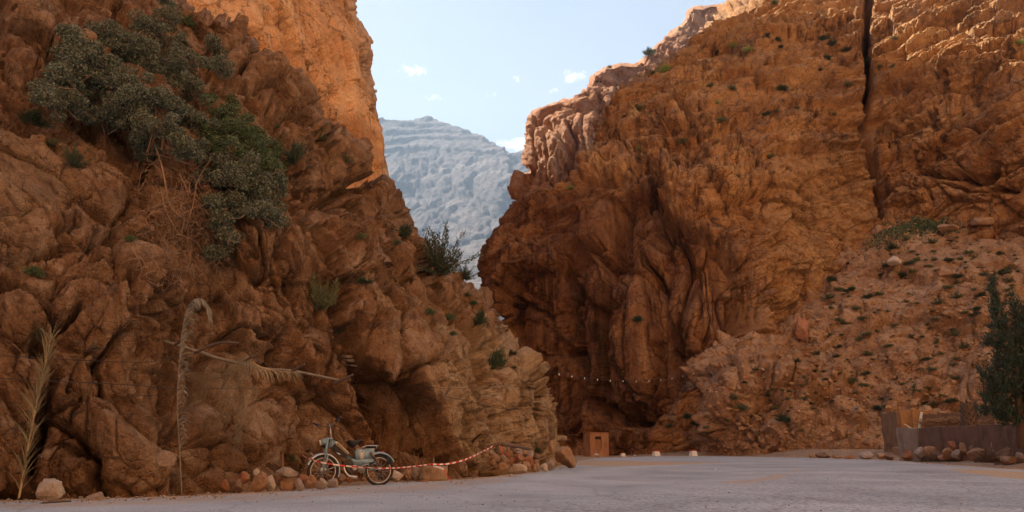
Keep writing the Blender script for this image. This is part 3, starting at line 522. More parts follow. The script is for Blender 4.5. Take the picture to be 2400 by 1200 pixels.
def simple(name, col, rough=.7, metal=0, var=.25, scale=8, bump=0, spec=.4):
    m, nt, b = nodes_mat(name); tc = nt.nodes.new('ShaderNodeTexCoord').outputs['Object']; n = tex(nt, 'Noise', tc, scale, 7, .65, .3)
    lo = tuple(max(0, c * (1 - var)) for c in col); hi = tuple(min(1, c * (1 + var)) for c in col)
    nt.links.new(ramp(nt, n.outputs[0], [(.35, lo), (.65, hi)]), b.inputs['Base Color']); b.inputs['Roughness'].default_value = rough; b.inputs['Metallic'].default_value = metal; b.inputs['Specular IOR Level'].default_value = spec
    if bump:
        n2 = tex(nt, 'Noise', tc, scale * 5, 8, .7); bp = nt.nodes.new('ShaderNodeBump'); bp.inputs['Distance'].default_value = bump; nt.links.new(n2.outputs[0], bp.inputs['Height']); nt.links.new(bp.outputs[0], b.inputs['Normal'])
    return m
def leaf_mat(name, a, c, trans=.15):
    m, nt, b = nodes_mat(name); g = nt.nodes.new('ShaderNodeNewGeometry'); nt.links.new(ramp(nt, g.outputs['Random Per Island'], [(0, a), (1, c)]), b.inputs['Base Color'])
    b.inputs['Roughness'].default_value = .6; b.inputs['Specular IOR Level'].default_value = .3
    if trans: b.inputs['Transmission Weight'].default_value = 0
    return m
def leaves_np(C, size, aspect=.45, up=.3, seed=1, axis=None):
    """C: N x 3 leaf centres -> verts, quads; axis: optional N x 3 preferred long direction"""
    r = np.random.default_rng(seed); n = len(C); a = r.normal(size=(n, 3))
    if axis is not None: a = a * .45 + axis
    a[:, 2] += up; a /= np.linalg.norm(a, axis=1, keepdims=True); b = np.cross(a, r.normal(size=(n, 3))); b /= np.linalg.norm(b, axis=1, keepdims=True) + 1e-9
    s = size * r.uniform(.6, 1.4, (n, 1)); a *= s; b *= s * aspect
    V = np.stack([C - a * .5, C + b * .5 + a * .05, C + a * .5, C - b * .5 + a * .05], 1).reshape(-1, 3); return V
def quads_ob(name, V, mat, parent=None):
    n = len(V) // 4; me = bpy.data.meshes.new(name); me.vertices.add(len(V)); me.vertices.foreach_set('co', V.astype(np.float32).reshape(-1)); me.loops.add(n * 4); me.loops.foreach_set('vertex_index', np.arange(n * 4, dtype=np.int32))
    me.polygons.add(n); me.polygons.foreach_set('loop_start', np.arange(0, n * 4, 4, dtype=np.int32)); me.polygons.foreach_set('loop_total', np.full(n, 4, np.int32)); me.update(calc_edges=True)
    me.materials.append(mat); o = bpy.data.objects.new(name, me); COL.objects.link(o)
    if parent: o.parent = parent
    return o
def copy_thing(o, loc, rz=0, scale=1, label=None):
    r = o.copy(); COL.objects.link(r); r.location = loc; r.rotation_euler = (0, 0, rz); r.scale = (scale,) * 3 if isinstance(scale, (int, float)) else scale
    if label: r['label'] = label
    for ch in o.children:
        c = ch.copy(); COL.objects.link(c); c.parent = r
    return r
L_silver = leaf_mat('silver_leaf', (.055, .07, .045), (.21, .24, .175)); L_green = leaf_mat('green_leaf', (.045, .075, .032), (.13, .18, .085)); L_dark = leaf_mat('dark_leaf', (.028, .05, .03), (.075, .11, .06))
L_olive = leaf_mat('olive_leaf', (.09, .11, .05), (.19, .21, .11)); L_light = leaf_mat('light_leaf', (.22, .30, .08), (.42, .50, .18)); L_dry = leaf_mat('dry_leaf', (.28, .21, .12), (.50, .42, .28)); L_grey = leaf_mat('grey_dry_leaf', (.17, .155, .11), (.38, .36, .29))
M_twig = simple('twig_bark', (.26, .16, .10), .9, scale=20); M_bark = simple('dark_bark', (.14, .09, .06), .9, scale=12); M_pole = simple('weathered_pole', (.20, .165, .13), .85, scale=15); M_stick = simple('dark_stick', (.10, .07, .055), .9, scale=20)
M_cable = simple('black_cable', (.03, .028, .028), .6, var=.1)
# ---------------------------------------------------------------- stones
def stone_mat(name, a, b_, c):
    return rock_mat(name, [a, b_, c], .35, 1.3, 0, pale=None)
SM = {'brown': stone_mat('brown_stone', (.30, .17, .10), (.42, .26, .16), (.55, .38, .26)), 'pale': stone_mat('pale_stone', (.48, .38, .31), (.62, .52, .44), (.74, .66, .58)),
      'grey': stone_mat('grey_stone', (.30, .24, .21), (.42, .34, .29), (.55, .47, .41)), 'red': stone_mat('red_stone', (.28, .12, .07), (.40, .19, .11), (.5, .28, .17)), 'dark': stone_mat('dark_stone', (.16, .10, .075), (.24, .16, .12), (.33, .23, .17))}
def stone(loc, w, h, kind, seed, rz=0, tilt=0, depth=None, ang=.5):
    r = random.Random(seed); bm = bmesh.new(); bmesh.ops.create_icosphere(bm, subdivisions=4, radius=.5)
    V = np.array([v.co[:] for v in bm.verts]); cuts = 10
    for _ in range(cuts):                     # planar cuts make an angular block
        n = np.array([r.gauss(0, 1) for _ in range(3)]); n /= np.linalg.norm(n); d = V @ n; lim = r.uniform(.24, .42); over = np.clip(d - lim, 0, None); V -= n * over[:, None] * (ang + .48)
    V *= 1 + .10 * fbm(V * 3 + seed, 4, seed)[:, None] + .05 * fbm(V * 11 + seed, 3, seed + 4)[:, None]
    V /= (V.max(0) - V.min(0)); V *= np.array([w, depth or (w * r.uniform(.65, .9)), h])
    V[:, 2] -= V[:, 2].min()
    for v, q in zip(bm.verts, V): v.co = q
    o = bm_ob('stone', bm, SM[kind]); o.location = loc; o.rotation_euler = (0, R(tilt), rz); return o
def stones(lst, kinds, label, cat, group, mode='row', sink=.02):
    n = len(lst)
    for i, it in enumerate(lst):
        cx, cy, w, h = it[:4]; kind = it[4] if len(it) > 4 else kinds[i % len(kinds)]; Y = it[5] if len(it) > 5 else None; lab = it[6] if len(it) > 6 else None
        if Y is None: p = gnd(cx, cy + h / 2)
        else: p = at(cx, cy + h / 2, Y)
        hp = hit(cx, cy)[0]
        if hp is not None and hp.y < p.y + .3 * w * p.y / F_PX and Y is not None: p = at(cx, cy + h / 2, hp.y - .12 * w * p.y / F_PX)
        s = p.y / F_PX; o = stone(p + Vector((0, .3 * w * s, -sink)), w * s * 1.04, h * s * 1.06 + sink, kind, 31 * i + len(label) * 7, random.Random(i * 3 + 1).uniform(-.5, .5))
        tag(o, lab or label % ORD[i], cat, group)
ORD = ['first', 'second', 'third', 'fourth', 'fifth', 'sixth', 'seventh', 'eighth', 'ninth', 'tenth', 'eleventh', 'twelfth', 'thirteenth', 'fourteenth', 'fifteenth', 'sixteenth', 'seventeenth', 'eighteenth', 'nineteenth', 'twentieth',
       'twenty-first', 'twenty-second', 'twenty-third', 'twenty-fourth', 'twenty-fifth', 'twenty-sixth', 'twenty-seventh', 'twenty-eighth', 'twenty-ninth', 'thirtieth', 'thirty-first', 'thirty-second']
tag(stone(gnd(102, 1172) + Vector((0, .12, -.03)), .33, .29, 'pale', 5, .3, 8), 'big whitish boulder alone at the rock foot on the far left of the road', 'boulder')
tag(stone(gnd(217, 1172) + Vector((0, .08, -.02)), .24, .12, 'grey', 9, 0, 0), 'low grey stone beside the road right of the big whitish boulder', 'stone')
row = [(523,1139,24,25,'red'),(552,1141,32,28,'dark'),(570,1122,33,27,'red',13.0),(603,1132,37,42,'brown'),(601,1108,18,16,'pale',12.9),(634,1134,22,34,'pale'),(650,1117,14,14,'brown',13.0),(668,1133,40,34,'brown'),(668,1108,54,22,'grey',13.0),
       (697,1137,22,26,'grey'),(709,1123,26,18,'red',13.3),(722,1137,22,18,'brown'),(730,1131,30,28,'brown'),(752,1135,26,24,'grey'),(776,1134,26,20,'grey'),(797,1124,24,22,'brown'),(818,1124,22,12,'red')]
stones(row, ['brown'], 'stone in the row before the moped, %s from the left', 'stone', 'stones lined up before the moped')
stones([(926,1117,34,24,'pale',None,'pale angular stone just right of the moped rear wheel'),(955,1114,27,22,'brown',None,'rounded brown stone second right of the moped rear wheel'),(972,1111,26,30,'grey',None,'tilted grey stone leaning on the concrete block')], [], '%s', 'stone', 'stones between the moped and the concrete block')
pile = [(1525,280,62,44),(1585,285,44,60),(1650,315,80,62,'dark'),(1730,290,90,54),(1590,357,110,94,'red'),(1725,345,84,56),(1795,335,60,46),(1850,345,130,110,'grey'),(1420,400,112,100),(1520,400,100,74,'grey'),(1720,412,132,116,'red'),(1618,442,72,92,'red'),
        (1850,447,144,116,'red'),(1945,385,84,74,'dark'),(1538,460,112,100,'brown'),(1528,525,132,112,'brown'),(1695,545,222,112,'pale'),(1820,520,142,122,'brown'),(1915,530,84,92,'brown'),(1950,460,64,66,'brown'),(2045,522,122,90,'pale'),(2130,497,124,112,'grey'),
        (1965,520,60,100,'grey'),(1370,335,74,62),(1480,305,54,84),(2140,255,74,142,'brown'),(1395,460,90,70,'brown')]
pl2 = []
for it in pile:
    cx, cy, w, h = it[:4]; px = 900 + cx / 5.4545; py = 1000 + cy / 5.4545; w /= 5.4545; h /= 5.4545; bot = 1110 - (px - 1180) * .075
    Y = float(np.interp(px, [1140, 1180, 1230, 1290], [19.6, 20.0, 21.6, 23.6])) + max(0, (bot - (py + h / 2))) * .022
    pl2.append((px, py, w, h, it[4] if len(it) > 4 else ('brown', 'grey')[len(pl2) % 2], Y))
stones(pl2, [], 'stone in the heap at the rock corner, %s counting the top stones first', 'stone', 'stones heaped at the rock corner')
tag(stone(at(1322, 1091, 28.0), .85, .62, 'brown', 85, .4, 22, ang=.25), 'leaning brown slab of rock at the right end of the stone heap', 'boulder')
tag(stone(gnd(1112, 1119), .13, .04, 'brown', 78), 'small flat stone on the road edge left of the stone heap', 'stone')
tag(stone(gnd(1198, 1117), .10, .06, 'pale', 79), 'small white plaster lump on the road before the stone heap', 'stone')
rr = []
for cx, cy, w, h in [(1585,800,92,46),(1640,822,84,42),(1712,812,74,62),(1790,803,84,52),(1822,826,74,42),(1930,768,84,50),(1918,812,94,52),(2015,790,74,64),(1975,818,64,42),(2095,788,74,50),(2180,790,64,50),(2130,822,160,60),(2262,780,94,56),(2290,826,126,66),(2372,790,84,74),(2392,842,64,54),(2225,862,64,42),(2322,862,104,42),
                     (1070,826,92,30),(1000,830,54,18),(1362,826,84,30),(1450,830,64,30),(1230,837,64,16),(1150,834,54,16),(1500,832,64,26),(1872,838,64,30)]:
    rr.append((1560 + cx / 2.857, 780 + cy / 2.857, w / 2.857, h / 2.857))
rr = sorted(rr[:18]) + sorted(rr[18:])
for i, (cx, cy, w, h) in enumerate(rr):
    g_o = bpy.data.objects['ground']; d_ = (at(cx, min(cy + h / 2, 1090), 10) - Vector((0, 0, CAMH))).normalized(); ok_, p, n_, _i = g_o.ray_cast(Vector((0, 0, CAMH)), d_)
    Ym = float(np.interp(cx, [1900, 2100, 2163, 2400], [62, 47, 42.5, 35.0]))
    if not ok_ or p.y > Ym: p = at(cx, min(cy + h / 2, 1090), Ym)
    k = ('brown', 'red', 'grey', 'brown', 'dark')[i % 5]; s = p.y / F_PX
    o = stone(p + Vector((0, .2 * w * s, -.06)), w * s * 1.15, h * s * 1.25 + .08, k, 400 + i, random.Random(i).uniform(-.7, .7), random.Random(i + 50).uniform(-18, 18))
    tag(o, ('tumbled rock under the dark boundary wall, %s from the left' % ORD[i]) if i < 18 else ('low stone on the sandy verge, %s from the left' % ORD[i - 18]), 'stone', 'rocks along the right verge')
# ---------------------------------------------------------------- concrete block with stake
bm = bmesh.new(); bmesh.ops.create_cone(bm, cap_ends=True, segments=36, radius1=.29, radius2=.255, depth=.3); bmesh.ops.subdivide_edges(bm, edges=bm.edges[:], cuts=3, use_grid_fill=True)
V = np.array([v.co[:] for v in bm.verts]); V[:, 0] = np.sign(V[:, 0]) * np.abs(V[:, 0] / .29) ** .75 * .29; dd = fbm(V * 7, 4, 3); V[:, :2] *= (1 + .10 * dd)[:, None]; V[:, 2] += .03 * fbm(V * 9 + 5, 3, 6)
for v, q in zip(bm.verts, V): v.co = q
cb = thing('concrete_block', 'crumbling squat concrete block with a stake that the red and white tape is tied to', 'concrete block', gnd(1015, 1127) + Vector((0, .2, 0)))
o = bm_ob('block', bm, simple('crumbled_concrete', (.33, .23, .15), .95, scale=6, bump=.01), cb); o.location = (0, 0, .14)
tubes('stake', [([(.0, -.02, .2), (-.02, -.02, .46)], .018, .014)], M_pole, cb)
# ---------------------------------------------------------------- barrier tape
M_tr = simple('tape_red', (.62, .05, .04), .45, var=.1); M_tw = simple('tape_white', (.78, .74, .72), .45, var=.05)
def tape(pts, w, label, per=.11):
    pl = smooth_pl(pts, 24); L = 0; V, Fc, fm = [], [], []
    acc = [0]
    for a, b in zip(pl[:-1], pl[1:]): acc.append(acc[-1] + (b - a).length)
    for i, p in enumerate(pl):
        tw = .5 * math.sin(acc[i] * 2.1) + .5 * math.sin(acc[i] * 5.3); d = Vector((0, math.sin(tw), math.cos(tw))) * w / 2; nrm = Vector((0, math.cos(tw), -math.sin(tw))) * .001
        V += [p + d + nrm, p - d + nrm, p - d - nrm, p + d - nrm]
    for i in range(len(pl) - 1):
        k = int(acc[i] / per) % 2
        for j in range(4): Fc.append((4 * i + j, 4 * i + (j + 1) % 4, 4 * i + 4 + (j + 1) % 4, 4 * i + 4 + j)); fm.append(k)
    return tag(mesh_ob('barrier_tape', V, Fc, None, None, False, [M_tr, M_tw], fm), label, 'tape')
kn = at(1008, 1088, 16.35)
tape([at(708, 1066, 15.0), at(722, 1074, 14.3), at(760, 1085, 13.95), at(830, 1094, 14.1), at(900, 1097.5, 14.6), at(950, 1095, 15.4), kn], .024, 'sagging red and white tape strung across the moped to the concrete block')
tape([kn, at(1050, 1087, 16.9), at(1090, 1077, 17.4), at(1130, 1059, 18.3), at(1156, 1045, 19.0)], .036, 'red and white tape rising from the concrete block to the log on the stone heap')
tape([kn, at(1018, 1093, 16.0), at(1038, 1099, 15.9), at(1047, 1113, 15.9), at(1054, 1126, 16.0)], .03, 'loose pinkish tape end trailing over the concrete block to the road', .3)
tape([at(959, 1094, 15.2), at(963, 1101, 15.3), at(965, 1112, 15.3)], .02, 'short tape end hanging left of the concrete block', .3)
tape([at(1172, 1044, 19.3), at(1176, 1055, 19.3), at(1181, 1068, 19.3)], .05, 'red tape end hanging from the log over the stone heap', .25)
# logs and pegs by the heap
def log(name, a, b, r, label, cat, mat=M_bark): return tag(tubes(name, [(smooth_pl([a, (a + b) / 2 + Vector((0, 0, r * .4)), b], 4), r, r * .8)], mat, None, 8), label, cat)
log('log', at(1144, 1050, 19.3), at(1176, 1038, 19.4), .05, 'short brown log at the top left of the stone heap', 'log')
log('log', at(1176, 1041, 19.6), at(1243, 1053, 21.2), .05, 'long dark log lying across the top of the stone heap', 'log')
log('stake', at(1165, 1043, 19.4), at(1166, 1064, 19.4), .045, 'short upright brown stake under the log on the heap', 'stake')
p, n, _ = hit(1107, 1035)
log('peg', p, at(1128, 1017, p.y - .7), .035, 'wooden peg jutting from the pale rock above the tape', 'peg')
for (a, b, lab) in [((1150, 955), (1122, 950), 'thin dark iron bar in the rock face above the stone heap'), ((1215, 958), (1192, 960), 'short dark bar jutting from the rock near the corner'), ((1058, 912), (1040, 930), 'small dark hook fixed on the pale rock edge')]:
    p, n, _ = hit(*a)
    if p: log('iron_bar', p - Vector((0, .3, 0)), at(b[0], b[1], p.y - .5), .022, lab, 'bar', M_stick)
# things on the road edge
log('stick', gnd(100, 1179), gnd(166, 1175), .016, 'thin dark stick lying on the road before the whitish boulder', 'stick', M_stick)
bm = bmesh.new(); bx(bm, (0, 0, .015), (.22, .12, .02), Matrix.Rotation(.2, 3, 'Z'), .004); o = bm_ob('wood_chip', bm, simple('rusty_board', (.22, .12, .07), .8)); o.location = gnd(989, 1129); tag(o, 'small rusty board lying on the road before the concrete block', 'board')
bm = bmesh.new(); bmesh.ops.create_grid(bm, x_segments=6, y_segments=3, size=.16); 
for v in bm.verts: v.co.y *= .35; v.co.z = .02 + .02 * math.sin(v.co.x * 30) + random.uniform(0, .012)
o = bm_ob('paper_scrap', bm, simple('white_paper', (.75, .78, .8), .6, var=.05)); o.location = gnd(1677, 1102); tag(o, 'white scrap of paper lying on the open road', 'litter')
p, n, _ = hit(664, 1100)
log('post', at(663, 1100, 13.9), at(662, 1066, 14.1), .02, 'thin rusty post against the rock left of the moped', 'post', simple('rust', (.2, .09, .05), .9))
for i, (x, y, w, h) in enumerate([(817, 839, 26, 7), (822, 848, 24, 7), (829, 859, 20, 3)]):
    p, n, _ = hit(x, y); bm = bmesh.new(); s = p.y / F_PX; bx(bm, (0, 0, 0), (w * s, .25, h * s), Matrix.Rotation(.05 * i, 3, 'Y'), .006)
    o = bm_ob('wooden_board', bm, M_pole); o.location = p - Vector((0, .15, 0)); tag(o, ('upper', 'middle', 'lowest')[i] + ' weathered board wedged in the dark cleft above the moped', 'board')
# painted letter on the smooth face
M_paint = simple('faded_brown_paint', (.045, .022, .014), .9, var=.2, scale=15)
V, Fc = [], []
for (x0, y0), (x1, y1) in [((967, 1069), (969, 1049)), ((969, 1049), (978, 1061)), ((978, 1061), (987, 1049)), ((987, 1049), (990, 1069))]:
    for k in range(13):
        t = k / 12; p, n, _ = hit(x0 + (x1 - x0) * t, y0 + (y1 - y0) * t); s = p.y / F_PX; c = p + Vector((0, -.04, 0)); V += [c + Vector((-2.4 * s, 0, 0)), c + Vector((2.4 * s, 0, 0)), c + Vector((2.4 * s, .02, 0)), c + Vector((-2.4 * s, .02, 0))]
        if k:
            b = len(V) - 8
            for j in range(4): Fc.append((b + j, b + (j + 1) % 4, b + 4 + (j + 1) % 4, b + 4 + j))
tag(mesh_ob('painted_letter', V, Fc, M_paint), 'faint dark letter M painted on the smooth brown rock right of the moped', 'graffiti')
# ---------------------------------------------------------------- moped
M_grey = simple('grey_blue_paint', (.22, .34, .43), .42, .0, .22, 9, spec=.5); M_black = simple('black_plastic', (.02, .02, .022), .5, 0, .2); M_chrome = simple('worn_chrome', (.55, .55, .56), .28, .9, .2, 25)
M_tyre = simple('tyre_rubber', (.035, .033, .032), .85, 0, .3, 30); M_rim = simple('rim_steel', (.62, .62, .64), .35, .6, .15, 20); M_cream = simple('cream_panel', (.52, .52, .50), .5, 0, .12); M_engine = simple('oily_engine', (.06, .055, .05), .55, .3, .4, 25)
M_rust = simple('brown_steel', (.17, .12, .10), .55, .5, .3, 25); M_red = simple('red_lens', (.45, .02, .015), .25, 0, .1); M_blue = simple('dark_blue_grip', (.02, .035, .11), .6, 0, .2); M_fend = simple('pale_blue_metal', (.42, .50, .58), .25, .6, .15, 12)
def torus(bm, c, Rr, r, seg=48, ms=10, sx=1.0):
    rings = []
    for i in range(seg):
        a = 2 * math.pi * i / seg; ring = []
        for j in range(ms):
            b = 2 * math.pi * j / ms; rad = Rr + r * math.cos(b); ring.append(bm.verts.new((c[0] + rad * math.cos(a), c[1] + r * sx * math.sin(b), c[2] + rad * math.sin(a))))
        rings.append(ring)
    for i in range(seg):
        for j in range(ms): bm.faces.new((rings[i][j], rings[(i + 1) % seg][j], rings[(i + 1) % seg][(j + 1) % ms], rings[i][(j + 1) % ms]))
def cyl(bm, a, b, r0, r1=None, seg=20):
    a, b = Vector(a), Vector(b); d = b - a; r1 = r0 if r1 is None else r1
    q = bmesh.ops.create_cone(bm, cap_ends=True, segments=seg, radius1=r0, radius2=r1, depth=d.length); m = d.to_track_quat('Z', 'Y').to_matrix().to_4x4(); m.translation = (a + b) / 2
    bmesh.ops.transform(bm, matrix=m, verts=q['verts'])
def plate(bm, pts, y0, y1, bev=.006):
    """outline in x,z extruded from y0 to y1, edges rounded"""
    f = [bm.verts.new((x, y0, z)) for x, z in pts]; g = [bm.verts.new((x, y1, z)) for x, z in pts]; n = len(pts); fs = [bm.faces.new(f), bm.faces.new(g[::-1])]
    for i in range(n): fs.append(bm.faces.new((f[i], g[i], g[(i + 1) % n], f[(i + 1) % n])))
    bmesh.ops.recalc_face_normals(bm, faces=fs)
    if bev: bmesh.ops.bevel(bm, geom=list({e for q in fs[:2] for e in q.edges}), offset=bev, segments=3, affect='EDGES')
K = lambda cx, cz: ((cx - 518) / 840, (1092 - cz) / 845)
def rnd(pts, k=5):                      # closed smooth outline
    n = len(pts); out = []
    for i in range(n):
        p0, p1, p2, p3 = [Vector(pts[(i + j - 1) % n]) for j in range(4)]
        for j in range(k): t = j / k; q = .5 * ((2 * p1) + (p2 - p0) * t + (2 * p0 - 5 * p1 + 4 * p2 - p3) * t * t + (3 * p1 - p0 - 3 * p2 + p3) * t ** 3); out.append((q.x, q.y))
    return out
fr, rr_ = at(758, 1100, 14.4), at(887, 1095, 14.88); ang = math.atan2(rr_.y - fr.y, rr_.x - fr.x)
mp = thing('moped', 'old grey blue moped parked against the rock with its front wheel to the left', 'moped', (fr.x, fr.y, -.015), ang); mp.rotation_euler = (R(-5), 0, ang)
def wheel(x, hub_r, ymirror=1):
    bm = bmesh.new(); torus(bm, (x, 0, .28), .252, .027, 56, 10, .95); w = bm_ob('wheel', bm, M_tyre, mp)
    bm = bmesh.new(); torus(bm, (x, 0, .28), .222, .010, 56, 8, 1.7); bm_ob('rim', bm, M_rim, w)
    it = []
    for k in range(28):
        a = 2 * math.pi * k / 28; a2 = a + (.9 if k % 2 else -.9); s = .02 if k % 4 < 2 else -.02
        it.append(([(x + .045 * math.cos(a2), s, .28 + .045 * math.sin(a2)), (x + .222 * math.cos(a), 0, .28 + .222 * math.sin(a))], .0016, .0016))
    tubes('spokes', it, M_rim, w, 4)
    bm = bmesh.new(); cyl(bm, (x, -.035, .28), (x, .035, .28), hub_r, hub_r, 28); cyl(bm, (x, -.06, .28), (x, .06, .28), .012); cyl(bm, (x, -.042, .28), (x, -.034, .28), hub_r * .55, hub_r * .5, 20); bm_ob('hub', bm, M_chrome if hub_r > .055 else M_rust, w)
    return w
wheel(0, .062); wr = wheel(1.03, .05)
it = [([(1.03 + .092 * math.cos(a * math.pi / 18), -.045, .28 + .092 * math.sin(a * math.pi / 18)) for a in range(37)], .004, .004)]
tubes('sprocket', it + [([(1.03, -.045, .28), (1.03 + .09 * math.cos(a), -.045, .28 + .09 * math.sin(a))], .005, .005) for a in (0, 1.26, 2.5, 3.77, 5.0)], M_rust, mp)
def fender(name, x, r, a0, a1, w, mat, flap=None):
    V, Fc = [], []; n = 36; prof = [(-w, -.02), (-w * .9, .0), (-w * .5, .012), (0, .016), (w * .5, .012), (w * .9, 0), (w, -.02)]; prof = prof + [(y * .93, d - .004) for y, d in prof[::-1]]; m = len(prof)
    for i in range(n + 1):
        a = R(a0 + (a1 - a0) * i / n)
        for y, d in prof: V.append((x + (r + d) * math.cos(a), y, .28 + (r + d) * math.sin(a)))
    for i in range(n):
        for j in range(m): Fc.append((i * m + j, i * m + (j + 1) % m, (i + 1) * m + (j + 1) % m, (i + 1) * m + j))
    return mesh_ob(name, V, Fc, mat, mp, True)
fender('front_mudguard', 0, .30, -22, 160, .042, M_fend)
tubes('mudguard_stay', [([(0, -.05, .28), (.285, -.045, .36)], .004, .004), ([(0, .05, .28), (.285, .045, .36)], .004, .004)], M_chrome, mp)
# fork, stem, bars
bm = bmesh.new()
for s in (-1, 1):
    cyl(bm, (*K(563, 372)[:1], s * .055, K(563, 372)[1]), (*K(532, 700)[:1], s * .05, K(532, 700)[1]), .022, .019, 14); cyl(bm, (K(532, 700)[0], s * .05, K(532, 700)[1]), (0, s * .05, .28), .013, .012, 10)
bm_ob('fork', bm, M_grey, mp)
tubes('fork_rod', [([(K(572, 620)[0], -.075, K(572, 620)[1]), (K(538, 820)[0], -.065, K(538, 820)[1])], .007, .007)], M_chrome, mp)
bm = bmesh.new(); x0, z0 = K(628, 385); x1, z1 = K(606, 215); cyl(bm, (x0, 0, z0), (x1, 0, z1), .014, .013); cyl(bm, (x0 - .005, 0, z0 - .05), (x0, 0, z0 + .02), .026, .022); bx(bm, (x0 - .04, 0, z0 + .0), (.11, .13, .022), None, .006); cyl(bm, (x1 - .01, 0, z1 - .01), (x1, 0, z1 + .04), .022); bm_ob('handlebar_stem', bm, M_chrome, mp)
hb = tubes('handlebar', [(smooth_pl([(-.06, .30, 1.10), (-.01, .2, 1.075), (.09, .05, 1.055), (.10, -.04, 1.06), (.13, -.16, 1.10), (.19, -.30, 1.185)], 6), .011, .011)], M_chrome, mp, 8)
tubes('grip', [([(.145, -.20, 1.12), (.195, -.31, 1.19)], .018, .018)], M_blue, hb, 10); tubes('grip', [([(-.05, .24, 1.1), (-.11, .31, 1.14)], .018, .018)], M_blue, hb, 10)
tubes('brake_lever', [(smooth_pl([(.09, -.06, 1.05), (.02, -.16, 1.10), (-.075, -.24, 1.15)], 5), .007, .004)], M_chrome, hb, 6)
tubes('brake_cable', [(smooth_pl([(.09, -.05, 1.04), (.055, -.06, .95), (.06, -.05, .8), (.05, -.05, .6)], 6), .0045, .0045), (smooth_pl([(.13, 0, 1.03), (.15, -.03, .9), (.2, -.03, .8), (.24, -.03, .66)], 6), .004, .004)], M_black, mp, 5)
# headlight
bm = bmesh.new(); plate(bm, [K(462, 420), K(480, 400), K(548, 372), K(556, 460), K(500, 478), K(484, 470)], -.06, .06, .012); h = bm_ob('headlight', bm, M_grey, mp)
bm = bmesh.new(); a, b = Vector((K(466, 422)[0], 0, K(466, 445)[1])), Vector((K(456, 424)[0] - .006, 0, K(460, 448)[1] - .002)); cyl(bm, a, b, .05, .046, 24); bm_ob('lens', bm, simple('lamp_glass', (.6, .62, .62), .15), h)
bm = bmesh.new(); plate(bm, [K(490, 480), K(545, 462), K(548, 520), K(505, 520)], -.03, .03, .01); bm_ob('horn', bm, M_black, mp)
# body
bm = bmesh.new(); plate(bm, rnd([K(598, 392), K(650, 395), K(700, 425), K(790, 490), K(880, 585), K(888, 625), K(862, 668), K(780, 645), K(700, 600), K(625, 520), K(600, 450)]), -.06, .06, .02); tk = bm_ob('fuel_tank', bm, simple('dark_brown_paint', (.085, .075, .07), .35, 0, .3, 12), mp)
bm = bmesh.new(); plate(bm, rnd([K(672, 445), K(700, 430), K(790, 505), K(882, 590), K(880, 618), K(855, 612), K(770, 545), K(690, 480)]), -.072, -.058, .003); bm_ob('trim', bm, M_cream, tk)
bm = bmesh.new(); plate(bm, rnd([K(700, 458), K(722, 452), K(800, 525), K(862, 590), K(850, 602), K(780, 548), K(710, 485)]), -.078, -.070, .002); bm_ob('knee_grille', bm, simple('brass_grille', (.30, .22, .08), .45, .3, .5, 90), tk)
bm = bmesh.new(); plate(bm, rnd([K(600, 400), K(640, 400), K(690, 440), K(660, 500), K(625, 515), K(602, 470)]), -.064, .064, .02); bm_ob('head_cowl', bm, M_grey, mp)
bm = bmesh.new(); plate(bm, [K(640, 388), K(655, 378), K(728, 412), K(722, 424)], -.03, .03, .008); bm_ob('filler_cap', bm, M_black, mp)
bm = bmesh.new(); plate(bm, [K(708, 590), K(765, 615), K(755, 632), K(704, 606)], -.068, -.055, .002); bm_ob('badge', bm, M_cream, tk)
bm = bmesh.new(); plate(bm, rnd([K(872, 612), K(920, 640), K(1000, 668), K(1080, 665), K(1090, 720), K(1000, 712), K(930, 690), K(865, 672)]), -.05, .05, .018); bm_ob('step_frame', bm, M_grey, mp)
bm = bmesh.new(); plate(bm, [K(998, 560), K(1030, 545), K(1170, 535), K(1290, 532), K(1290, 640), K(1275, 700), K(1010, 695)], -.085, .085, .022); rb = bm_ob('rear_body', bm, M_grey, mp)
bm = bmesh.new(); plate(bm, rnd([K(1055, 572), K(1122, 572), K(1124, 600), K(1112, 690), K(1060, 690), K(1050, 620)], 3), -.093, -.082, .002); bm_ob('side_panel', bm, M_cream, rb)
bm = bmesh.new(); cyl(bm, (K(1088, 584)[0], -.098, K(1088, 584)[1]), (K(1088, 584)[0], -.09, K(1088, 584)[1]), .012); bm_ob('lock', bm, M_black, rb)
fender('rear_mudguard', 1.03, .312, 28, 128, .062, M_grey)
bm = bmesh.new(); plate(bm, [K(920, 682), K(1000, 705), K(1265, 688), K(1312, 765), K(1180, 780), K(1000, 790), K(950, 745)], -.105, -.055, .012); bm_ob('chain_cover', bm, M_grey, mp)
# seat, rack, lamp, plate
bm = bmesh.new(); pts = rnd([K(876, 425), K(900, 408), K(980, 412), K(1060, 396), K(1100, 392), K(1102, 420), K(1060, 452), K(1000, 490), K(965, 518), K(930, 500), K(890, 462)])
f0 = []
for lv, (yy, sc) in enumerate([(-.10, .55), (-.085, .86), (-.05, 1), (.05, 1), (.085, .86), (.10, .55)]):
    cxm = sum(p[0] for p in pts) / len(pts); czm = max(p[1] for p in pts) - .035; f0.append([bm.verts.new((cxm + (p[0] - cxm) * sc, yy, czm + (p[1] - czm) * sc)) for p in pts])
for a, b in zip(f0[:-1], f0[1:]):
    for i in range(len(pts)): bm.faces.new((a[i], b[i], b[(i + 1) % len(pts)], a[(i + 1) % len(pts)]))
bm.faces.new(f0[0]); bm.faces.new(f0[-1][::-1]); st = bm_ob('saddle', bm, M_black, mp)
bm = bmesh.new(); cyl(bm, (K(1000, 560)[0], 0, K(1000, 560)[1]), (K(1010, 480)[0], 0, K(1010, 480)[1]), .016)
for k in range(4): torus(bm, (K(985 + 22 * k, 505)[0], 0, K(985, 515 - 6 * k)[1]), .014, .004, 12, 6, 1)
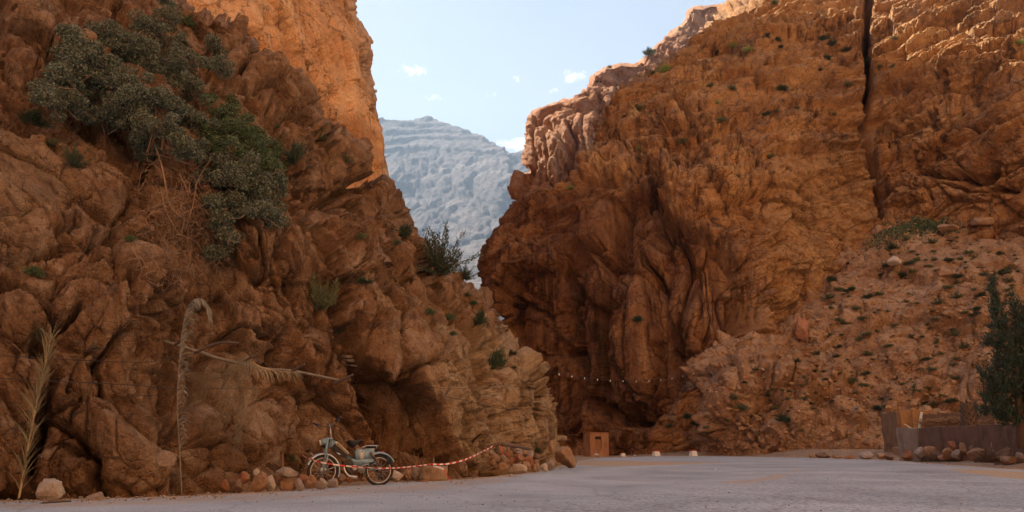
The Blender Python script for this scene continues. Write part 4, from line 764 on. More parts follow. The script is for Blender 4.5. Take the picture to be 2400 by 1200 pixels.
bm_ob('seat_post', bm, M_rust, st)
rk = tubes('luggage_rack', [(smooth_pl([(K(1100, 535)[0], y, K(1100, 535)[1]), (K(1165, 492)[0], y, K(1165, 492)[1]), (K(1350, 490)[0], y, K(1350, 490)[1])], 3), .007, .007) for y in (-.07, .07)] + [([(K(cx, 492)[0], -.07, K(cx, 492)[1]), (K(cx, 492)[0], .07, K(cx, 492)[1])], .006, .006) for cx in (1170, 1220, 1270, 1348)] + [([(K(1330, 492)[0], y, K(1330, 492)[1]), (K(1320, 540)[0], y, K(1320, 535)[1])], .006, .006) for y in (-.06, .06)], M_chrome, mp)
bm = bmesh.new(); bx(bm, (K(1255, 508)[0], 0, K(1255, 508)[1]), (.17, .09, .03), None, .008); bm_ob('clamp', bm, M_black, rk)
bm = bmesh.new(); bx(bm, (K(1436, 592)[0], 0, K(1436, 592)[1]), (.045, .06, .07), Matrix.Rotation(R(38), 3, 'Y'), .014); bm_ob('taillight', bm, M_red, mp)
bm = bmesh.new(); plate(bm, [K(1478, 655), K(1500, 648), K(1562, 750), K(1530, 775)], -.06, .06, .004); bm_ob('mud_flap', bm, M_black, mp)
for s in (-1, 1):
    bm = bmesh.new(); a, b = K(1218, 592), K(1365, 800); a2 = (a[0] + (b[0] - a[0]) * .55, a[1] + (b[1] - a[1]) * .55); cyl(bm, (a[0], s * .1, a[1]), (a2[0], s * .1, a2[1]), .020); cyl(bm, (a2[0], s * .1, a2[1]), (b[0], s * .085, b[1]), .013); bm_ob('shock_absorber', bm, M_rust, mp)
tubes('swing_arm', [([(K(1130, 800)[0], s * .07, K(1130, 800)[1]), (1.03, s * .07, .28)], .013, .012) for s in (-1, 1)], M_grey, mp)
# engine, pulley, cranks, exhaust, stand
bm = bmesh.new(); plate(bm, rnd([K(820, 720), K(870, 700), K(930, 715), K(1000, 790), K(1010, 850), K(960, 905), K(900, 890), K(840, 820), K(810, 765)]), -.07, .07, .012)
for k in range(6):
    cx, cz = K(835 + 14 * k, 735 + 12 * k); bx(bm, (cx, 0, cz), (.008, .17, .10), Matrix.Rotation(R(40), 3, 'Y'))
en = bm_ob('engine', bm, M_engine, mp, False)
bm = bmesh.new(); c = K(975, 818); cyl(bm, (c[0], -.10, c[1]), (c[0], -.075, c[1]), .046, .05, 28); bm_ob('flywheel_cover', bm, M_cream, en)
bm = bmesh.new(); c = K(1085, 838); cyl(bm, (c[0], -.09, c[1]), (c[0], -.075, c[1]), .07, .07, 32); torus(bm, (c[0], -.088, c[1]), .066, .006, 36, 6); bm_ob('pulley', bm, simple('dull_alloy', (.25, .25, .25), .45, .5), mp)
c = K(1085, 795); tubes('crank', [([(c[0] - .01, -.11, c[1]), (K(1205, 765)[0], -.12, K(1205, 765)[1])], .009, .007)], M_chrome, mp); bm = bmesh.new(); a, b = K(1190, 772), K(1268, 740); bx(bm, ((a[0] + b[0]) / 2, -.16, (a[1] + b[1]) / 2), (.10, .08, .028), Matrix.Rotation(R(-22), 3, 'Y'), .008); bm_ob('pedal', bm, M_black, mp)
a, b = K(430, 660), K(345, 545); tubes('crank', [([(a[0], .16, a[1]), (b[0], .2, b[1])], .006, .006)], M_chrome, mp); bm = bmesh.new(); bx(bm, (b[0] - .015, .2, b[1]), (.07, .05, .035), None, .01); bm_ob('pedal', bm, M_black, mp)
P_ = lambda cx, cz, y: (K(cx, cz)[0], y, K(cx, cz)[1])
tubes('exhaust', [(smooth_pl([P_(840, 790, -.03), P_(822, 820, -.06), P_(838, 880, -.08), P_(890, 935, -.08), P_(940, 950, -.08)], 5), .017, .022), ([P_(930, 948, -.08), P_(1020, 962, -.08)], .032, .032)], M_chrome, mp, 12)
tubes('stand', [([P_(1150, 860, -.05), P_(1140, 960, -.1)], .009, .009), ([P_(1150, 860, .05), P_(1140, 960, .1)], .009, .009), ([P_(1135, 958, -.12), P_(1335, 972, -.13)], .007, .009)], M_rust, mp)
for t_ in [([P_(1000, 690, 0), P_(960, 770, 0)], .02, .02), ([P_(620, 430, 0), P_(600, 520, 0)], .022, .022), ([P_(1280, 690, -.07), P_(1365, 812, -.075)], .008, .008)]: tubes('frame_tube', [t_], M_grey, mp)
# ---------------------------------------------------------------- dead palm fronds
def frond(name, rach, mat, label, spread, leaflen, n, side=0, r=.012, droop=.3, w=.012, s0=.15):
    root = thing(name, label, 'palm frond', rach[0]); pl = smooth_pl(rach, 8); base = Vector(rach[0])
    tubes('stalk', [([p - base for p in pl], r, r * .3)], M_pole if mat is L_grey else simple('yellow_stalk', (.45, .32, .17), .8), root)
    V, Fc = [], []; rg = random.Random(len(label))
    for i in range(n):
        t = s0 + (1 - s0) * i / n; k = int(t * (len(pl) - 1)); p = pl[k] - base; d = (pl[min(k + 1, len(pl) - 1)] - pl[max(k - 1, 0)]).normalized(); sd_ = (1 if i % 2 else -1) if side == 0 else side
        L = leaflen * rg.uniform(.6, 1.25) * (1 - .45 * abs(t - .45)); lat = Vector((sd_ * spread + rg.uniform(-.3, .3), rg.uniform(-.5, .15), rg.uniform(-.15, .15)))
        q = p.copy(); v = (d * .9 + lat).normalized(); W_ = Vector((rg.uniform(-1, 1), rg.uniform(-.4, .4), rg.uniform(-.3, .3))).normalized() * w; b = len(V); m = 5
        for j in range(m + 1):
            ww = W_ * (1 - (j / m) ** 2 * .9); V += [q - ww, q + ww, q + ww + Vector((0, .002, 0)), q - ww + Vector((0, .002, 0))]; q = q + v * (L / m); v = (v + Vector((rg.uniform(-.08, .08), 0, -droop * .35 * rg.uniform(.3, 1.7)))).normalized()
        for j in range(m):
            for z in range(4): Fc.append((b + 4 * j + z, b + 4 * j + (z + 1) % 4, b + 4 * j + 4 + (z + 1) % 4, b + 4 * j + 4 + z))
    mesh_ob('leaflets', V, Fc, mat, root); return root
Yf = 10.0
frond('palm_frond', [at(44, 1168, Yf), at(60, 1080, Yf), at(78, 985, Yf + .05), at(93, 910, Yf + .1), at(107, 850, Yf + .15), at(120, 790, Yf + .2)], leaf_mat('tan_leaf', (.13, .11, .06), (.27, .24, .14)), 'dry yellowish palm frond leaning upright on the rock at the far left', .30, .34, 150, 0, .014, .25, .006, .05)
frond('palm_frond', [at(426, 1160, 11.0), at(421, 1050, 11.0), at(416, 950, 11.0), at(420, 850, 11.0), at(428, 770, 11.0), at(440, 720, 11.0), at(458, 700, 10.9), at(478, 712, 10.9), at(486, 738, 10.9)], L_grey, 'tall grey dead palm frond standing at the rock with a drooping tip', .65, .24, 330, 1, .010, 1.2, .006, .12)
frond('palm_frond', [at(575, 838, 13.2), at(600, 855, 13.2), at(640, 868, 13.3), at(690, 872, 13.4)], L_dry, 'yellow dry palm frond hung along the slanting pole', -.4, .28, 110, 1, .012, 1.3, .005, .0)
# feathery dry branch under the pole
root = thing('hanging_branch', 'feathery grey green dry branches hanging from the slanting pole', 'branch', at(560, 840, 13.0)); rg = random.Random(4); items = []; b0 = Vector(root.location)
for (sx, sy, ex, ey, nn, LL) in [(600,835,470,905,150,60),(590,850,520,960,150,70),(560,880,430,880,110,45),(600,900,500,1000,150,60),(575,930,560,1040,110,60),(540,830,600,870,60,40),(500,900,450,940,70,40)]:
    for i in range(int(nn * .6)):
        t = rg.random(); x = sx + (ex - sx) * t + rg.gauss(0, 9); y = sy + (ey - sy) * t + rg.gauss(0, 6); L = LL * rg.uniform(.5, 1.2) * (1.1 - .5 * t); a = math.atan2(ey - sy, ex - sx) + rg.gauss(0, .45); pts = []; yy = 13.1 + rg.uniform(-.3, .2)
        for j in range(6): pts.append(at(x, y, yy) - b0); x += math.cos(a) * L / 5; y += math.sin(a) * L / 5; a += (math.pi / 2 - a) * .16 + rg.gauss(0, .05)
        items.append((pts, .0034, .0012))
tubes('twigs', items, simple('feathery_twig', (.22, .185, .12), .9, var=.3), root, 3)
# slanting pole on pegs
pA, pB = at(384, 800, 13.3), at(802, 893, 14.6)
tag(tubes('wooden_pole', [(smooth_pl([pA, at(470, 826, 13.0), at(520, 842, 13.2), at(620, 864, 13.5), at(690, 870, 13.8), pB], 5), .03, .022)], M_pole, None, 8), 'long grey slanting wooden pole resting on pegs across the rock face', 'pole')
for i, (a, b, yy) in enumerate([((410, 808), (444, 784), 13.0), ((456, 828), (558, 804), 12.9), ((575, 846), (591, 835), 13.2), ((684, 871), (714, 853), 13.6), ((784, 899), (828, 878), 14.4)]):
    A_, B_ = at(*a, yy), at(*b, yy - .15); mid = (A_ + B_) / 2 + Vector((0, 0, .08 if i == 1 else 0))
    tag(tubes('peg', [(smooth_pl([A_, mid, B_], 4), .024, .02)], M_stick, None, 8), ['short dark peg crossing the top left end of the slanting pole', 'long curved dark branch lying against the left part of the pole', 'short dark peg holding the pole by the hanging branches', 'dark peg under the slanting pole right of the yellow frond', 'dark peg at the lower right end of the slanting pole'][i], 'peg', 'pegs holding the pole')
# cables
def cable(pts, label, r=.005, off=.12):
    P_l = []
    for x, y in pts:
        p, n, _ = hit(x, y); P_l.append(at(x, y, (p.y if p else 14) - off))
    # a taut wire: keep the nearest depths
    ys_ = [p.y for p in P_l]; m = min(ys_)
    P_l = [at(x, y, min(m + .25 * (q.y - m), q.y)) for (x, y), q in zip(pts, P_l)]
    tag(tubes('cable', [(smooth_pl(P_l, 8), r, r)], M_cable, None, 5), label, 'cable')
cable([(-30, 831), (80, 838), (200, 845), (330, 849), (385, 843), (418, 835)], 'upper black cable sagging across the rock at left to the grey frond')
cable([(-30, 884), (100, 892), (250, 899), (350, 906), (420, 914)], 'lower black cable sagging across the rock at left to the grey frond')
cable([(105, 982), (170, 970), (230, 952), (290, 932), (370, 925)], 'thin dark wire curving over the big boulder at lower left')
cable([(420, 914), (560, 910), (700, 918), (820, 925)], 'thin wire running right from the grey frond over the middle rock', .004)
cable([(830, 892), (920, 905), (1010, 908), (1060, 911), (1150, 908)], 'upper thin wire crossing the smooth brown face', .004)
cable([(820, 940), (900, 963), (1010, 962)], 'lower thin wire drooping on the smooth brown face', .004)
cable([(1030, 928), (1090, 938), (1160, 955), (1200, 960)], 'dark wire crossing the pale rock above the stone heap', .006)
# string of lamps over the bend
root = thing('light_string', 'string of small white bulbs hung across the gorge bend', 'string lights', at(1210, 848, 36)); b0 = Vector(root.location)
ctl = [(1210, 848, 36), (1290, 870, 42), (1370, 884, 50), (1450, 891, 58), (1530, 891, 66), (1600, 880, 72), (1660, 862, 76)]
pl = smooth_pl([at(*c) - b0 for c in ctl], 8); tubes('wire', [(pl, .012, .012)], M_cable, root, 4)
M_bulb = simple('white_bulb', (.8, .8, .78), .3, var=.03)
for k in range(1, len(pl) - 1, 3):
    bm = bmesh.new(); bmesh.ops.create_uvsphere(bm, u_segments=10, v_segments=8, radius=.036); bmesh.ops.scale(bm, vec=(1, 1, 1.3), verts=bm.verts); cyl(bm, (0, 0, .04), (0, 0, .09), .02, .02, 8); o = bm_ob('bulb', bm, M_bulb, root); o.location = pl[k] - Vector((0, 0, .09))
# ---------------------------------------------------------------- shrubs
def shrub_proto(name, label, mat, n, leaf, shape, seed, spiky=0, twig=M_twig, group=None, aspect=.45):
    """unit shrub, about 1 m wide, base at the origin"""
    r = np.random.default_rng(seed); root = thing(name, label, 'shrub', (0, 0, -50), 0, group); items = []; C = []; AX = []
    for k in range(int(26 + spiky * 14)):
        th = r.uniform(0, 2 * np.pi); e = r.uniform(.15, 1.45); L = r.uniform(.32, .55) * (1.25 if spiky else 1) * (shape if e > .9 else 1); d = np.array([math.cos(th) * math.cos(e), math.sin(th) * math.cos(e), math.sin(e)]); p = np.zeros(3); pts = [p.copy()]
        for j in range(5): p = p + d * L / 5 + r.normal(size=3) * .018; pts.append(p.copy())
        items.append((pts, .008, .002)); m = n // 14
        for q in range(m):
            t = r.uniform(.35, 1.03) if not spiky else r.uniform(.15, 1.05); b = np.array(pts[0]) * (1 - t) + np.array(pts[-1]) * t; C.append(b + r.normal(size=3) * (.055 if not spiky else .022)); AX.append(d)
    quads_ob('foliage', leaves_np(np.array(C), leaf, aspect, .2, seed, np.array(AX)), mat, root); tubes('stem', items, twig, root, 3); return root
PR = {'green': shrub_proto('shrub', '', L_green, 1700, .06, 1, 1), 'dark': shrub_proto('shrub', '', L_dark, 1900, .055, 1.1, 2), 'olive': shrub_proto('shrub', '', L_olive, 1500, .05, .9, 3), 'light': shrub_proto('shrub', '', L_light, 1300, .07, .8, 4),
      'spiky': shrub_proto('shrub', '', L_dark, 2600, .045, 1.2, 5, 1, aspect=.3), 'spikyolive': shrub_proto('shrub', '', L_olive, 2200, .05, 1.2, 6, 1, aspect=.3), 'silver': shrub_proto('shrub', '', L_silver, 1800, .05, 1.1, 8)}
used = set()
def put(kind, px, py, wpx, label, cat='shrub', group=None, hs=1.0, off=.0):
    p, n, o_ = hit(px, py + wpx * .25)
    if p is None: return
    s = p.y / F_PX * wpx; p = p + n * .05 * s
    pr = PR[kind]
    if kind not in used: used.add(kind); o = pr; o.location = p; o.rotation_euler = (0, 0, random.uniform(0, 6)); o.scale = (s, s, s * hs)
    else: o = copy_thing(pr, p, random.uniform(0, 6), (s, s, s * hs))
    o['label'] = label; o['category'] = cat
    if 'group' in o.keys(): del o['group']
    if group: o['group'] = group
    lean = Vector((n.x, n.y, 0)) * .5; o.rotation_euler.x += lean.y * -.0; return o
near = [('dark',75,268,100,'dark green shrub on a ledge at the left edge below the big grey bush',.5),('spiky',172,372,84,'bushy dark green shrub below the left end of the big grey bush',.8),('olive',128,330,50,'sparse olive shrub just above the bushy one at left',.8),
 ('green',435,48,56,'green shrub right above the top of the big grey bush',.8),('dark',432,100,34,'small dark shrub in the cleft right of the big grey bush',.8),('spiky',692,368,80,'dense dark shrub right of the green bush on the rock shoulder',1),('spikyolive',748,318,50,'spiky shrub standing on the shoulder against the orange cliff',1.2),
 ('spikyolive',815,372,34,'small spiky shrub on the shoulder near the orange cliff edge',.9),('green',651,296,16,'tiny green tuft on the rock below the orange cliff, upper one',1),('green',655,318,18,'tiny green tuft on the rock below the orange cliff, lower one',1),('green',78,636,52,'green leafy shrub in a hollow at the left edge',.9),
 ('green',302,560,30,'small green shrub on the rock left of the dry twigs',1.1),('spikyolive',752,702,96,'feathery olive shrub in the dark cleft at the middle of the rock',1.1),('olive',690,858,60,'thin olive creeper above the right part of the pole',1),('dark',852,655,40,'dark shrub on the brown rock right of the feathery one',.7),
 ('olive',848,552,36,'sparse shrub under the rock overhang near the upper right',.9),('dark',945,545,58,'round dense dark shrub on the skyline rock',1.1),('spiky',1030,612,150,'large spiky dark bush on the skyline of the near rock',.95),('spiky',1088,640,60,'trailing spiky branch at the right of the skyline bush',.7),('green',1006,730,34,'green shrub below the skyline bush, left of two',.9),
 ('green',1050,742,36,'green shrub below the skyline bush, right of two',.9),('green',1094,688,22,'tiny green tuft on the skyline right of the spiky bush',.7),('green',1110,708,28,'small green shrub on the right shoulder of the near rock',.8),('dark',1124,750,44,'upright dark green shrub at the right shoulder cleft',1.5),
 ('dark',1166,852,50,'tall dark green bush on the pale rock near the corner',1.6),('dark',1196,826,26,'small dark bush behind the tall one at the rock corner',.9),('green',1238,905,16,'tiny shrub low on the rock corner edge',1),('olive',80,772,46,'olive shrub in the crack above the leaning palm frond',.9),('green',1257,1053,26,'green shrub growing above the stone heap',.9),
 ('green',685,1078,18,'grass tuft on the rock left of the moped',1.8),('green',800,772,24,'green tuft at the top of the dark cleft above the moped',.9),('green',1060,782,22,'tiny green shrub in the middle of the pale rock',1),('olive',930,565,30,'olive shrub under the round skyline shrub',.9)]
for k, x, y, w, lab, hs in near: put(k, x, y, w, lab, hs=hs)
cliffs = [('green',1520,120,36),('light',1560,158,40),('olive',1532,168,20),('olive',1500,246,44),('olive',1600,326,34),('light',1717,104,26),('light',1755,112,28),('dark',1797,81,22),('dark',1822,90,24),('dark',1830,108,16),('dark',1833,204,30),('dark',1980,114,30),('dark',1950,100,30),('dark',1933,86,26),('dark',2034,142,52),
 ('olive',1985,193,30),('olive',1714,202,30),('olive',1667,196,24),('olive',1693,276,30),('olive',1807,363,26),('light',1680,237,18),('dark',1923,162,16),('olive',2096,86,22),('olive',2063,152,22),('olive',2093,152,20),('olive',1953,264,20),('olive',1820,257,18),('dark',1797,264,24),('olive',1867,250,16),('dark',1937,132,22),('dark',1683,120,16),
 ('dark',1612,974,26),('dark',1632,990,24),('olive',1568,994,24),('dark',1495,746,30),('olive',1738,950,36),('dark',1836,980,34),('olive',1878,1006,18),('olive',1655,1000,18),('dark',1948,652,26),('light',1340,437,22),('light',1500,345,18),('light',1585,32,14),('olive',1430,155,16),('dark',1205,860,12),('dark',1400,190,10),('green',1815,3,24),('light',2390,95,30)]
cnts = {}
for i, (k, x, y, w) in enumerate(sorted(cliffs, key=lambda c: c[1])):
    where = 'on the upper ledges' if y < 200 else 'on the middle ledges' if y < 500 else 'low down'; col = {'green': 'green', 'light': 'bright light green', 'olive': 'olive', 'dark': 'dark'}[k]
    cnts[(k, where)] = cnts.get((k, where), -1) + 1; o = put(k, x, y, w * 1.15, '%s shrub %s of the red cliffs, %s from the left' % (col, where, ORD[cnts[(k, where)]]), group='shrubs on the red cliffs, %s ones %s' % (col, where), hs=.75)
for k_ in set(PR) - used - {'spikyolive', 'dark', 'olive'}:
    for c_ in list(PR[k_].children): bpy.data.objects.remove(c_)
    bpy.data.objects.remove(PR[k_])
rg = random.Random(12); cnt = 0; tl_ = []
tal = [(1950,640),(2080,520),(2420,500),(2420,960),(2060,985),(1900,960),(1700,1010),(1720,880),(1930,800)]
tx = np.array([rg.uniform(1680, 2420) for _ in range(1500)]); ty = np.array([rg.uniform(505, 1010) for _ in range(1500)]); ins = inside(tx, ty, tal)
for x, y in zip(tx[ins], ty[ins]):
    if cnt >= 230: break
    p, n, o_ = hit(x, y)
    if p is None or o_.name != 'talus_slope': continue
    cnt += 1; tl_.append((x, y, rg.choice([11, 13, 16, 19, 24, 32]), rg.choice(['olive', 'olive', 'dark', 'spikyolive'])))
cnts = {}
for x, y, w, kd in sorted(tl_):
    band = ('top', 'upper part', 'middle', 'lower part', 'bottom')[int(np.searchsorted([590, 680, 770, 870], y))]; look = {'olive': 'round olive', 'dark': 'dark green', 'spikyolive': 'spiky olive'}[kd]
    i_ = cnts[(band, kd)] = cnts.get((band, kd), -1) + 1
    if i_ >= len(ORD): continue
    put(kd, x, y, w, '%s tuft at the %s of the stony slope, %s from the left' % (look, band, ORD[i_]), group='scrub tufts on the talus slope', hs=.6)
# grass patch high on the slope
C = []
for _ in range(5200):
    x, y = rg.gauss(2165, 62), rg.gauss(528, 11); y += (x - 2165) * -.03
    if rg.random() < .35: x, y = rg.gauss(2050, 45), rg.gauss(545, 16)
    p, n, o_ = hit(x, y)
    if p is not None and o_.name in ('talus_slope',): C.append(p + n * .05)
C = np.array([c[:] for c in C]); gq = quads_ob('grass', leaves_np(C, .34, .3, 1.2, 5), L_green); gq['kind'] = 'stuff'; tag(gq, 'green grass along the foot of the cliff above the stony slope', 'grass')
# scree: loose small rocks
V, Fc = [], []; bmt = bmesh.new(); bmesh.ops.create_icosphere(bmt, subdivisions=1, radius=.5); tv = np.array([v.co[:] for v in bmt.verts]); tf = [[v.index for v in f.verts] for f in bmt.faces]; bmt.free(); r_ = np.random.default_rng(3)
x_ = r_.uniform(1640, 2420, 3600); y_ = r_.uniform(505, 1065, 3600)
for x, y in zip(x_, y_):
    p, n, o_ = hit(x, y)
    if p is None or o_.name not in ('talus_slope', 'ground') or (o_.name == 'ground' and r_.random() < .5): continue
    s = r_.choice([.16, .22, .3, .42, .65], p=[.3, .3, .2, .14, .06]) * (.5 if o_.name == 'ground' else 1); q = tv * (1 + .25 * r_.normal(size=(len(tv), 1)).clip(-1, 1)) * np.array([1, r_.uniform(.6, 1), r_.uniform(.45, .8)]) * s; a = r_.uniform(0, 6); q = q @ np.array([[math.cos(a), math.sin(a), 0], [-math.sin(a), math.cos(a), 0], [0, 0, 1]])
    b = len(V); V += list(q + np.array(p)); Fc += [[i + b for i in f] for f in tf]
sc = mesh_ob('scree', V, Fc, rock_mat('scree_stone', [(.30, .16, .08), (.46, .27, .14), (.6, .42, .28)], 2.2, .5, 0)); sc['kind'] = 'stuff'; tag(sc, 'loose reddish stones strewn over the slope on the right', 'scree')
V, Fc = [], []
for k in range(2600):
    if k < 900: x, y = r_.uniform(-20, 1340), None; p = gnd(x, float(np.interp(x, [0, 300, 520, 720, 900, 1080, 1200, 1338], [1172, 1164, 1156, 1142, 1131, 1124, 1111, 1085])) + abs(r_.normal()) * 5)
    elif k < 1500: x = r_.uniform(1340, 2420); p = gnd(x, float(np.interp(x, [1338, 1400, 1540, 1700, 1900, 2100, 2270, 2420], [1083, 1073, 1069, 1069, 1073, 1079, 1092, 1101])) + r_.normal() * 1.2 + .4)
    else: p = gnd(r_.uniform(600, 2450), 1082 + r_.uniform(0, 1) ** .8 * 130)
    s = r_.choice([.012, .02, .035, .06], p=[.45, .35, .15, .05]) * (1.0 if k < 900 else 1.4 if k < 1500 else .5); q = tv * (1 + .25 * r_.normal(size=(len(tv), 1)).clip(-1, 1)) * np.array([1, .8, .6]) * s
    b = len(V); V += list(q + np.array(p) + np.array([0, 0, s * .12])); Fc += [[i + b for i in f] for f in tf]
sc = mesh_ob('gravel', V, Fc, rock_mat('gravel_stone', [(.24, .18, .14), (.36, .28, .23), (.5, .42, .36)], .5, .3, 0)); sc['kind'] = 'stuff'; tag(sc, 'small loose gravel along the road edges', 'gravel')
# ---------------------------------------------------------------- the two big bushes on the near rock
def big_bush(name, label, blobs, mat, per, leaf, base, seed, twigs=None):
    r = np.random.default_rng(seed); root = thing(name, label, 'bush', base); b0 = np.array(base); C = []; items = []
    for bx_, by_, rx, ry, *o_ in blobs:
        p, n, _ = hit(bx_, by_); Y = (p.y if p else 14) - (o_[0] if o_ else .9); c = P3(bx_, by_, Y); s = Y / F_PX; k = max(6, int(rx * ry / 120))
        for _ in range(k):                      # leaf sprays inside each blob
            u = r.normal(size=3); u /= np.linalg.norm(u); u *= r.uniform(.35, 1.0); q = c + u * np.array([rx * s, .6, ry * s]); rad = r.uniform(.10, .24)
            m = int(per * rad / .17); w = r.normal(size=(m, 3)); w /= np.linalg.norm(w, axis=1, keepdims=True); C.append(q + w * rad * r.uniform(.3, 1, (m, 1)) ** .6 * np.array([1.1, 1, .8]))
            mid = c + (q - c) * .4 + r.normal(size=3) * .05; st = np.array(base) + r.normal(size=3) * .15 if r.random() < -1 else c + r.normal(size=3) * .2 - np.array([0, -.3, .1])
            items.append(([st - b0, mid - b0, q - b0, q - b0 + r.normal(size=3) * .1], .010, .003))
    C = np.concatenate(C) - b0; quads_ob('foliage', leaves_np(C, leaf, .5, .25, seed), mat, root)
    tubes('branches', items, M_twig, root, 4)
    if twigs: twigs(root, b0, r)
    return root
def tangle(root, b0, r):
    items = []; sk = [[(352,330),(372,400),(395,455),(400,500),(440,530)],[(370,460),(392,500),(405,530)],[(432,420),(440,450),(425,480),(432,510),(420,560)],[(470,400),(455,440),(470,470)],[(500,360),(470,420),(450,470),(430,540)],[(560,380),(530,430),(480,470),(430,500)],[(420,545),(455,570),(470,590)],[(330,340),(420,380),(480,400)]]
    for pts in sk:
        P_l = []
        for x, y in pts: p, n, _ = hit(x, y); P_l.append(at(x + r.normal() * 5, y + r.normal() * 5, (p.y if p else 15) - .35) - Vector(b0))
        items.append((smooth_pl(P_l, 5), .022, .010))
    for k in range(700):
        x, y = r.normal(445, 62), r.normal(500, 85)
        if k % 2 == 0: x, y = r.normal(420, 55), r.normal(585, 50)
        if not (345 < x < 640 and 310 < y < 690): continue
        p, n, _ = hit(x, y)
        if p is None: continue
        q = Vector(p) - Vector((0, r.uniform(.05, .7), 0)) - Vector(b0); d = Vector(r.normal(size=3)).normalized(); d.z -= .15; pts = [q.copy()]
        for j in range(7): d = (d + Vector(r.normal(size=3)) * .42).normalized(); q = q + d * r.uniform(.04, .10); pts.append(q.copy())
        items.append((pts, r.uniform(.004, .010), .002))
    tubes('dry_twigs', items, simple('pale_dry_twig', (.33, .22, .15), .9, scale=20), root, 3)
big_bush('grey_bush', 'huge silvery grey leaved bush sprawling over the upper left rock', [(200,100,40,35),(180,150,60,50),(150,205,45,45),(130,245,25,25),(255,95,45,40),(240,160,60,50),(300,110,50,50),(345,70,40,38),(390,45,30,30),(330,345,45,22),(420,345,50,25),(470,350,40,30),(330,235,50,30),(400,95,40,40),(340,140,60,50),(290,200,70,45),(220,225,60,35),(180,255,40,25),(385,175,60,50),
  (440,140,40,30),(480,150,35,28),(520,150,22,18),(505,110,18,14),(440,200,45,40),(365,235,70,40),(300,265,60,35),(250,285,35,20),(430,270,55,35),(370,300,60,25),(300,312,45,18),(400,22,14,12),(240,265,30,14),(480,300,45,30),(130,180,20,18),(110,215,12,12),(170,90,14,12),
  (560,400,50,50,.8),(600,440,50,50,.8),(640,450,25,55,.8),(610,500,40,30,.7),(540,430,35,40,.7),(555,480,25,30,.7),(520,520,18,22,.5),(540,560,18,25,.5),(500,470,16,18,.5),(510,590,22,16,.4),(650,510,14,25,.6),(490,410,30,30,.6)], L_silver, 300, .05, tuple(at(430, 440, 15.2)), 41, tangle)
big_bush('green_bush', 'dark green leafy bush growing at the lower right of the huge grey bush', [(520,235,28,28),(545,270,40,35),(500,265,25,22),(590,300,40,35),(560,325,60,40),(620,340,35,35),(650,375,22,35),(600,370,50,40),(530,350,40,30),(500,310,25,22),(640,410,20,30)], L_green, 300, .05, tuple(at(560, 420, 15.8)), 43)
# ---------------------------------------------------------------- conifer at the right
def conifer():
    Yc = 30.0; root = thing('conifer_tree', 'dark green feathery conifer standing behind the wall at the right edge', 'tree', tuple(at(2395, 1048, Yc))); b0 = np.array(root.location); r = np.random.default_rng(6); C, items, AX = [], [], []; s = Yc / F_PX
    items.append(([Vector(p) - Vector(b0) for p in (at(2395, 1050, Yc), at(2385, 900, Yc), at(2365, 780, Yc), at(2340, 700, Yc), at(2326, 642, Yc))], .16, .02)); items.append(([Vector(p) - Vector(b0) for p in (at(2400, 1050, Yc), at(2420, 880, Yc + .2), at(2430, 760, Yc + .4), at(2425, 690, Yc + .4))], .14, .02))
    lob = [(2325,650,8,18),(2328,680,12,22),(2332,715,18,26),(2338,755,24,28),(2345,800,28,30),(2350,850,34,32),(2345,900,36,32),(2340,945,34,28),(2360,975,36,22),(2310,925,16,16),(2395,740,26,34),(2390,790,34,34),(2395,850,40,40),(2400,915,40,36),(2410,965,40,26),(2430,720,26,40),(2440,800,40,50),(2450,900,50,50),(2375,705,12,16),(2310,880,14,16),(2312,800,10,16),(2308,960,16,14),(2430,670,14,24)]
    for lx, ly, rx, ry in lob:
        k = int(rx * ry / 14)
        for _ in range(k):
            u = r.normal(size=3); u /= np.linalg.norm(u); u *= r.uniform(.3, 1.1); c = P3(lx, ly, Yc + r.normal() * .15); q = c + u * np.array([rx * s, rx * s * 1.1, ry * s]); dr = q - c; dr = dr / (np.linalg.norm(dr) + 1e-6) * .5 + np.array([0, 0, .55]); m = 34; t = r.uniform(0, 1, (m, 1)); C.append(q + dr * (t - .5) * .45 + r.normal(size=(m, 3)) * .045); AX.append(np.repeat(dr[None], m, 0)); items.append(([Vector(c - b0), Vector((c + q) / 2 - b0), Vector(q - b0)], .014, .005)) if r.random() < .3 else None
    quads_ob('crown', leaves_np(np.concatenate(C) - b0, .12, .22, .2, 9, np.concatenate(AX)), leaf_mat('needle', (.022, .045, .035), (.06, .095, .065)), root); tubes('trunk', items, M_bark, root, 5)
conifer()
# ---------------------------------------------------------------- walls, ruin and hut
def mud_mat(name, a, b_, stain, z0=.3):
    m, nt, b = nodes_mat(name); tc = nt.nodes.new('ShaderNodeTexCoord').outputs['Object']; n = tex(nt, 'Noise', tc, 1.6, 9, .65, .4); c = ramp(nt, n.outputs[0], [(.35, a), (.65, b_)])
    n2 = tex(nt, 'Noise', mapping(nt, tc, (1, 1, .25)), 2.2, 8, .7, .3); c = mix(nt, ramp(nt, n2.outputs[0], [(.5, (0, 0, 0)), (.66, (.8,) * 3)]), c, stain); g = tex(nt, 'Noise', tc, 25, 8, .75); c = mix(nt, 1, c, ramp(nt, g.outputs[0], [(.3, (.78,) * 3), (.7, (1.2,) * 3)]), 'MULTIPLY'); nt.links.new(c, b.inputs['Base Color']); b.inputs['Roughness'].default_value = .93
    bp = nt.nodes.new('ShaderNodeBump'); bp.inputs['Distance'].default_value = .03; nt.links.new(math_n(nt, 'ADD', n.outputs[0], g.outputs[0]), bp.inputs['Height']); nt.links.new(bp.outputs[0], b.inputs['Normal']); return m
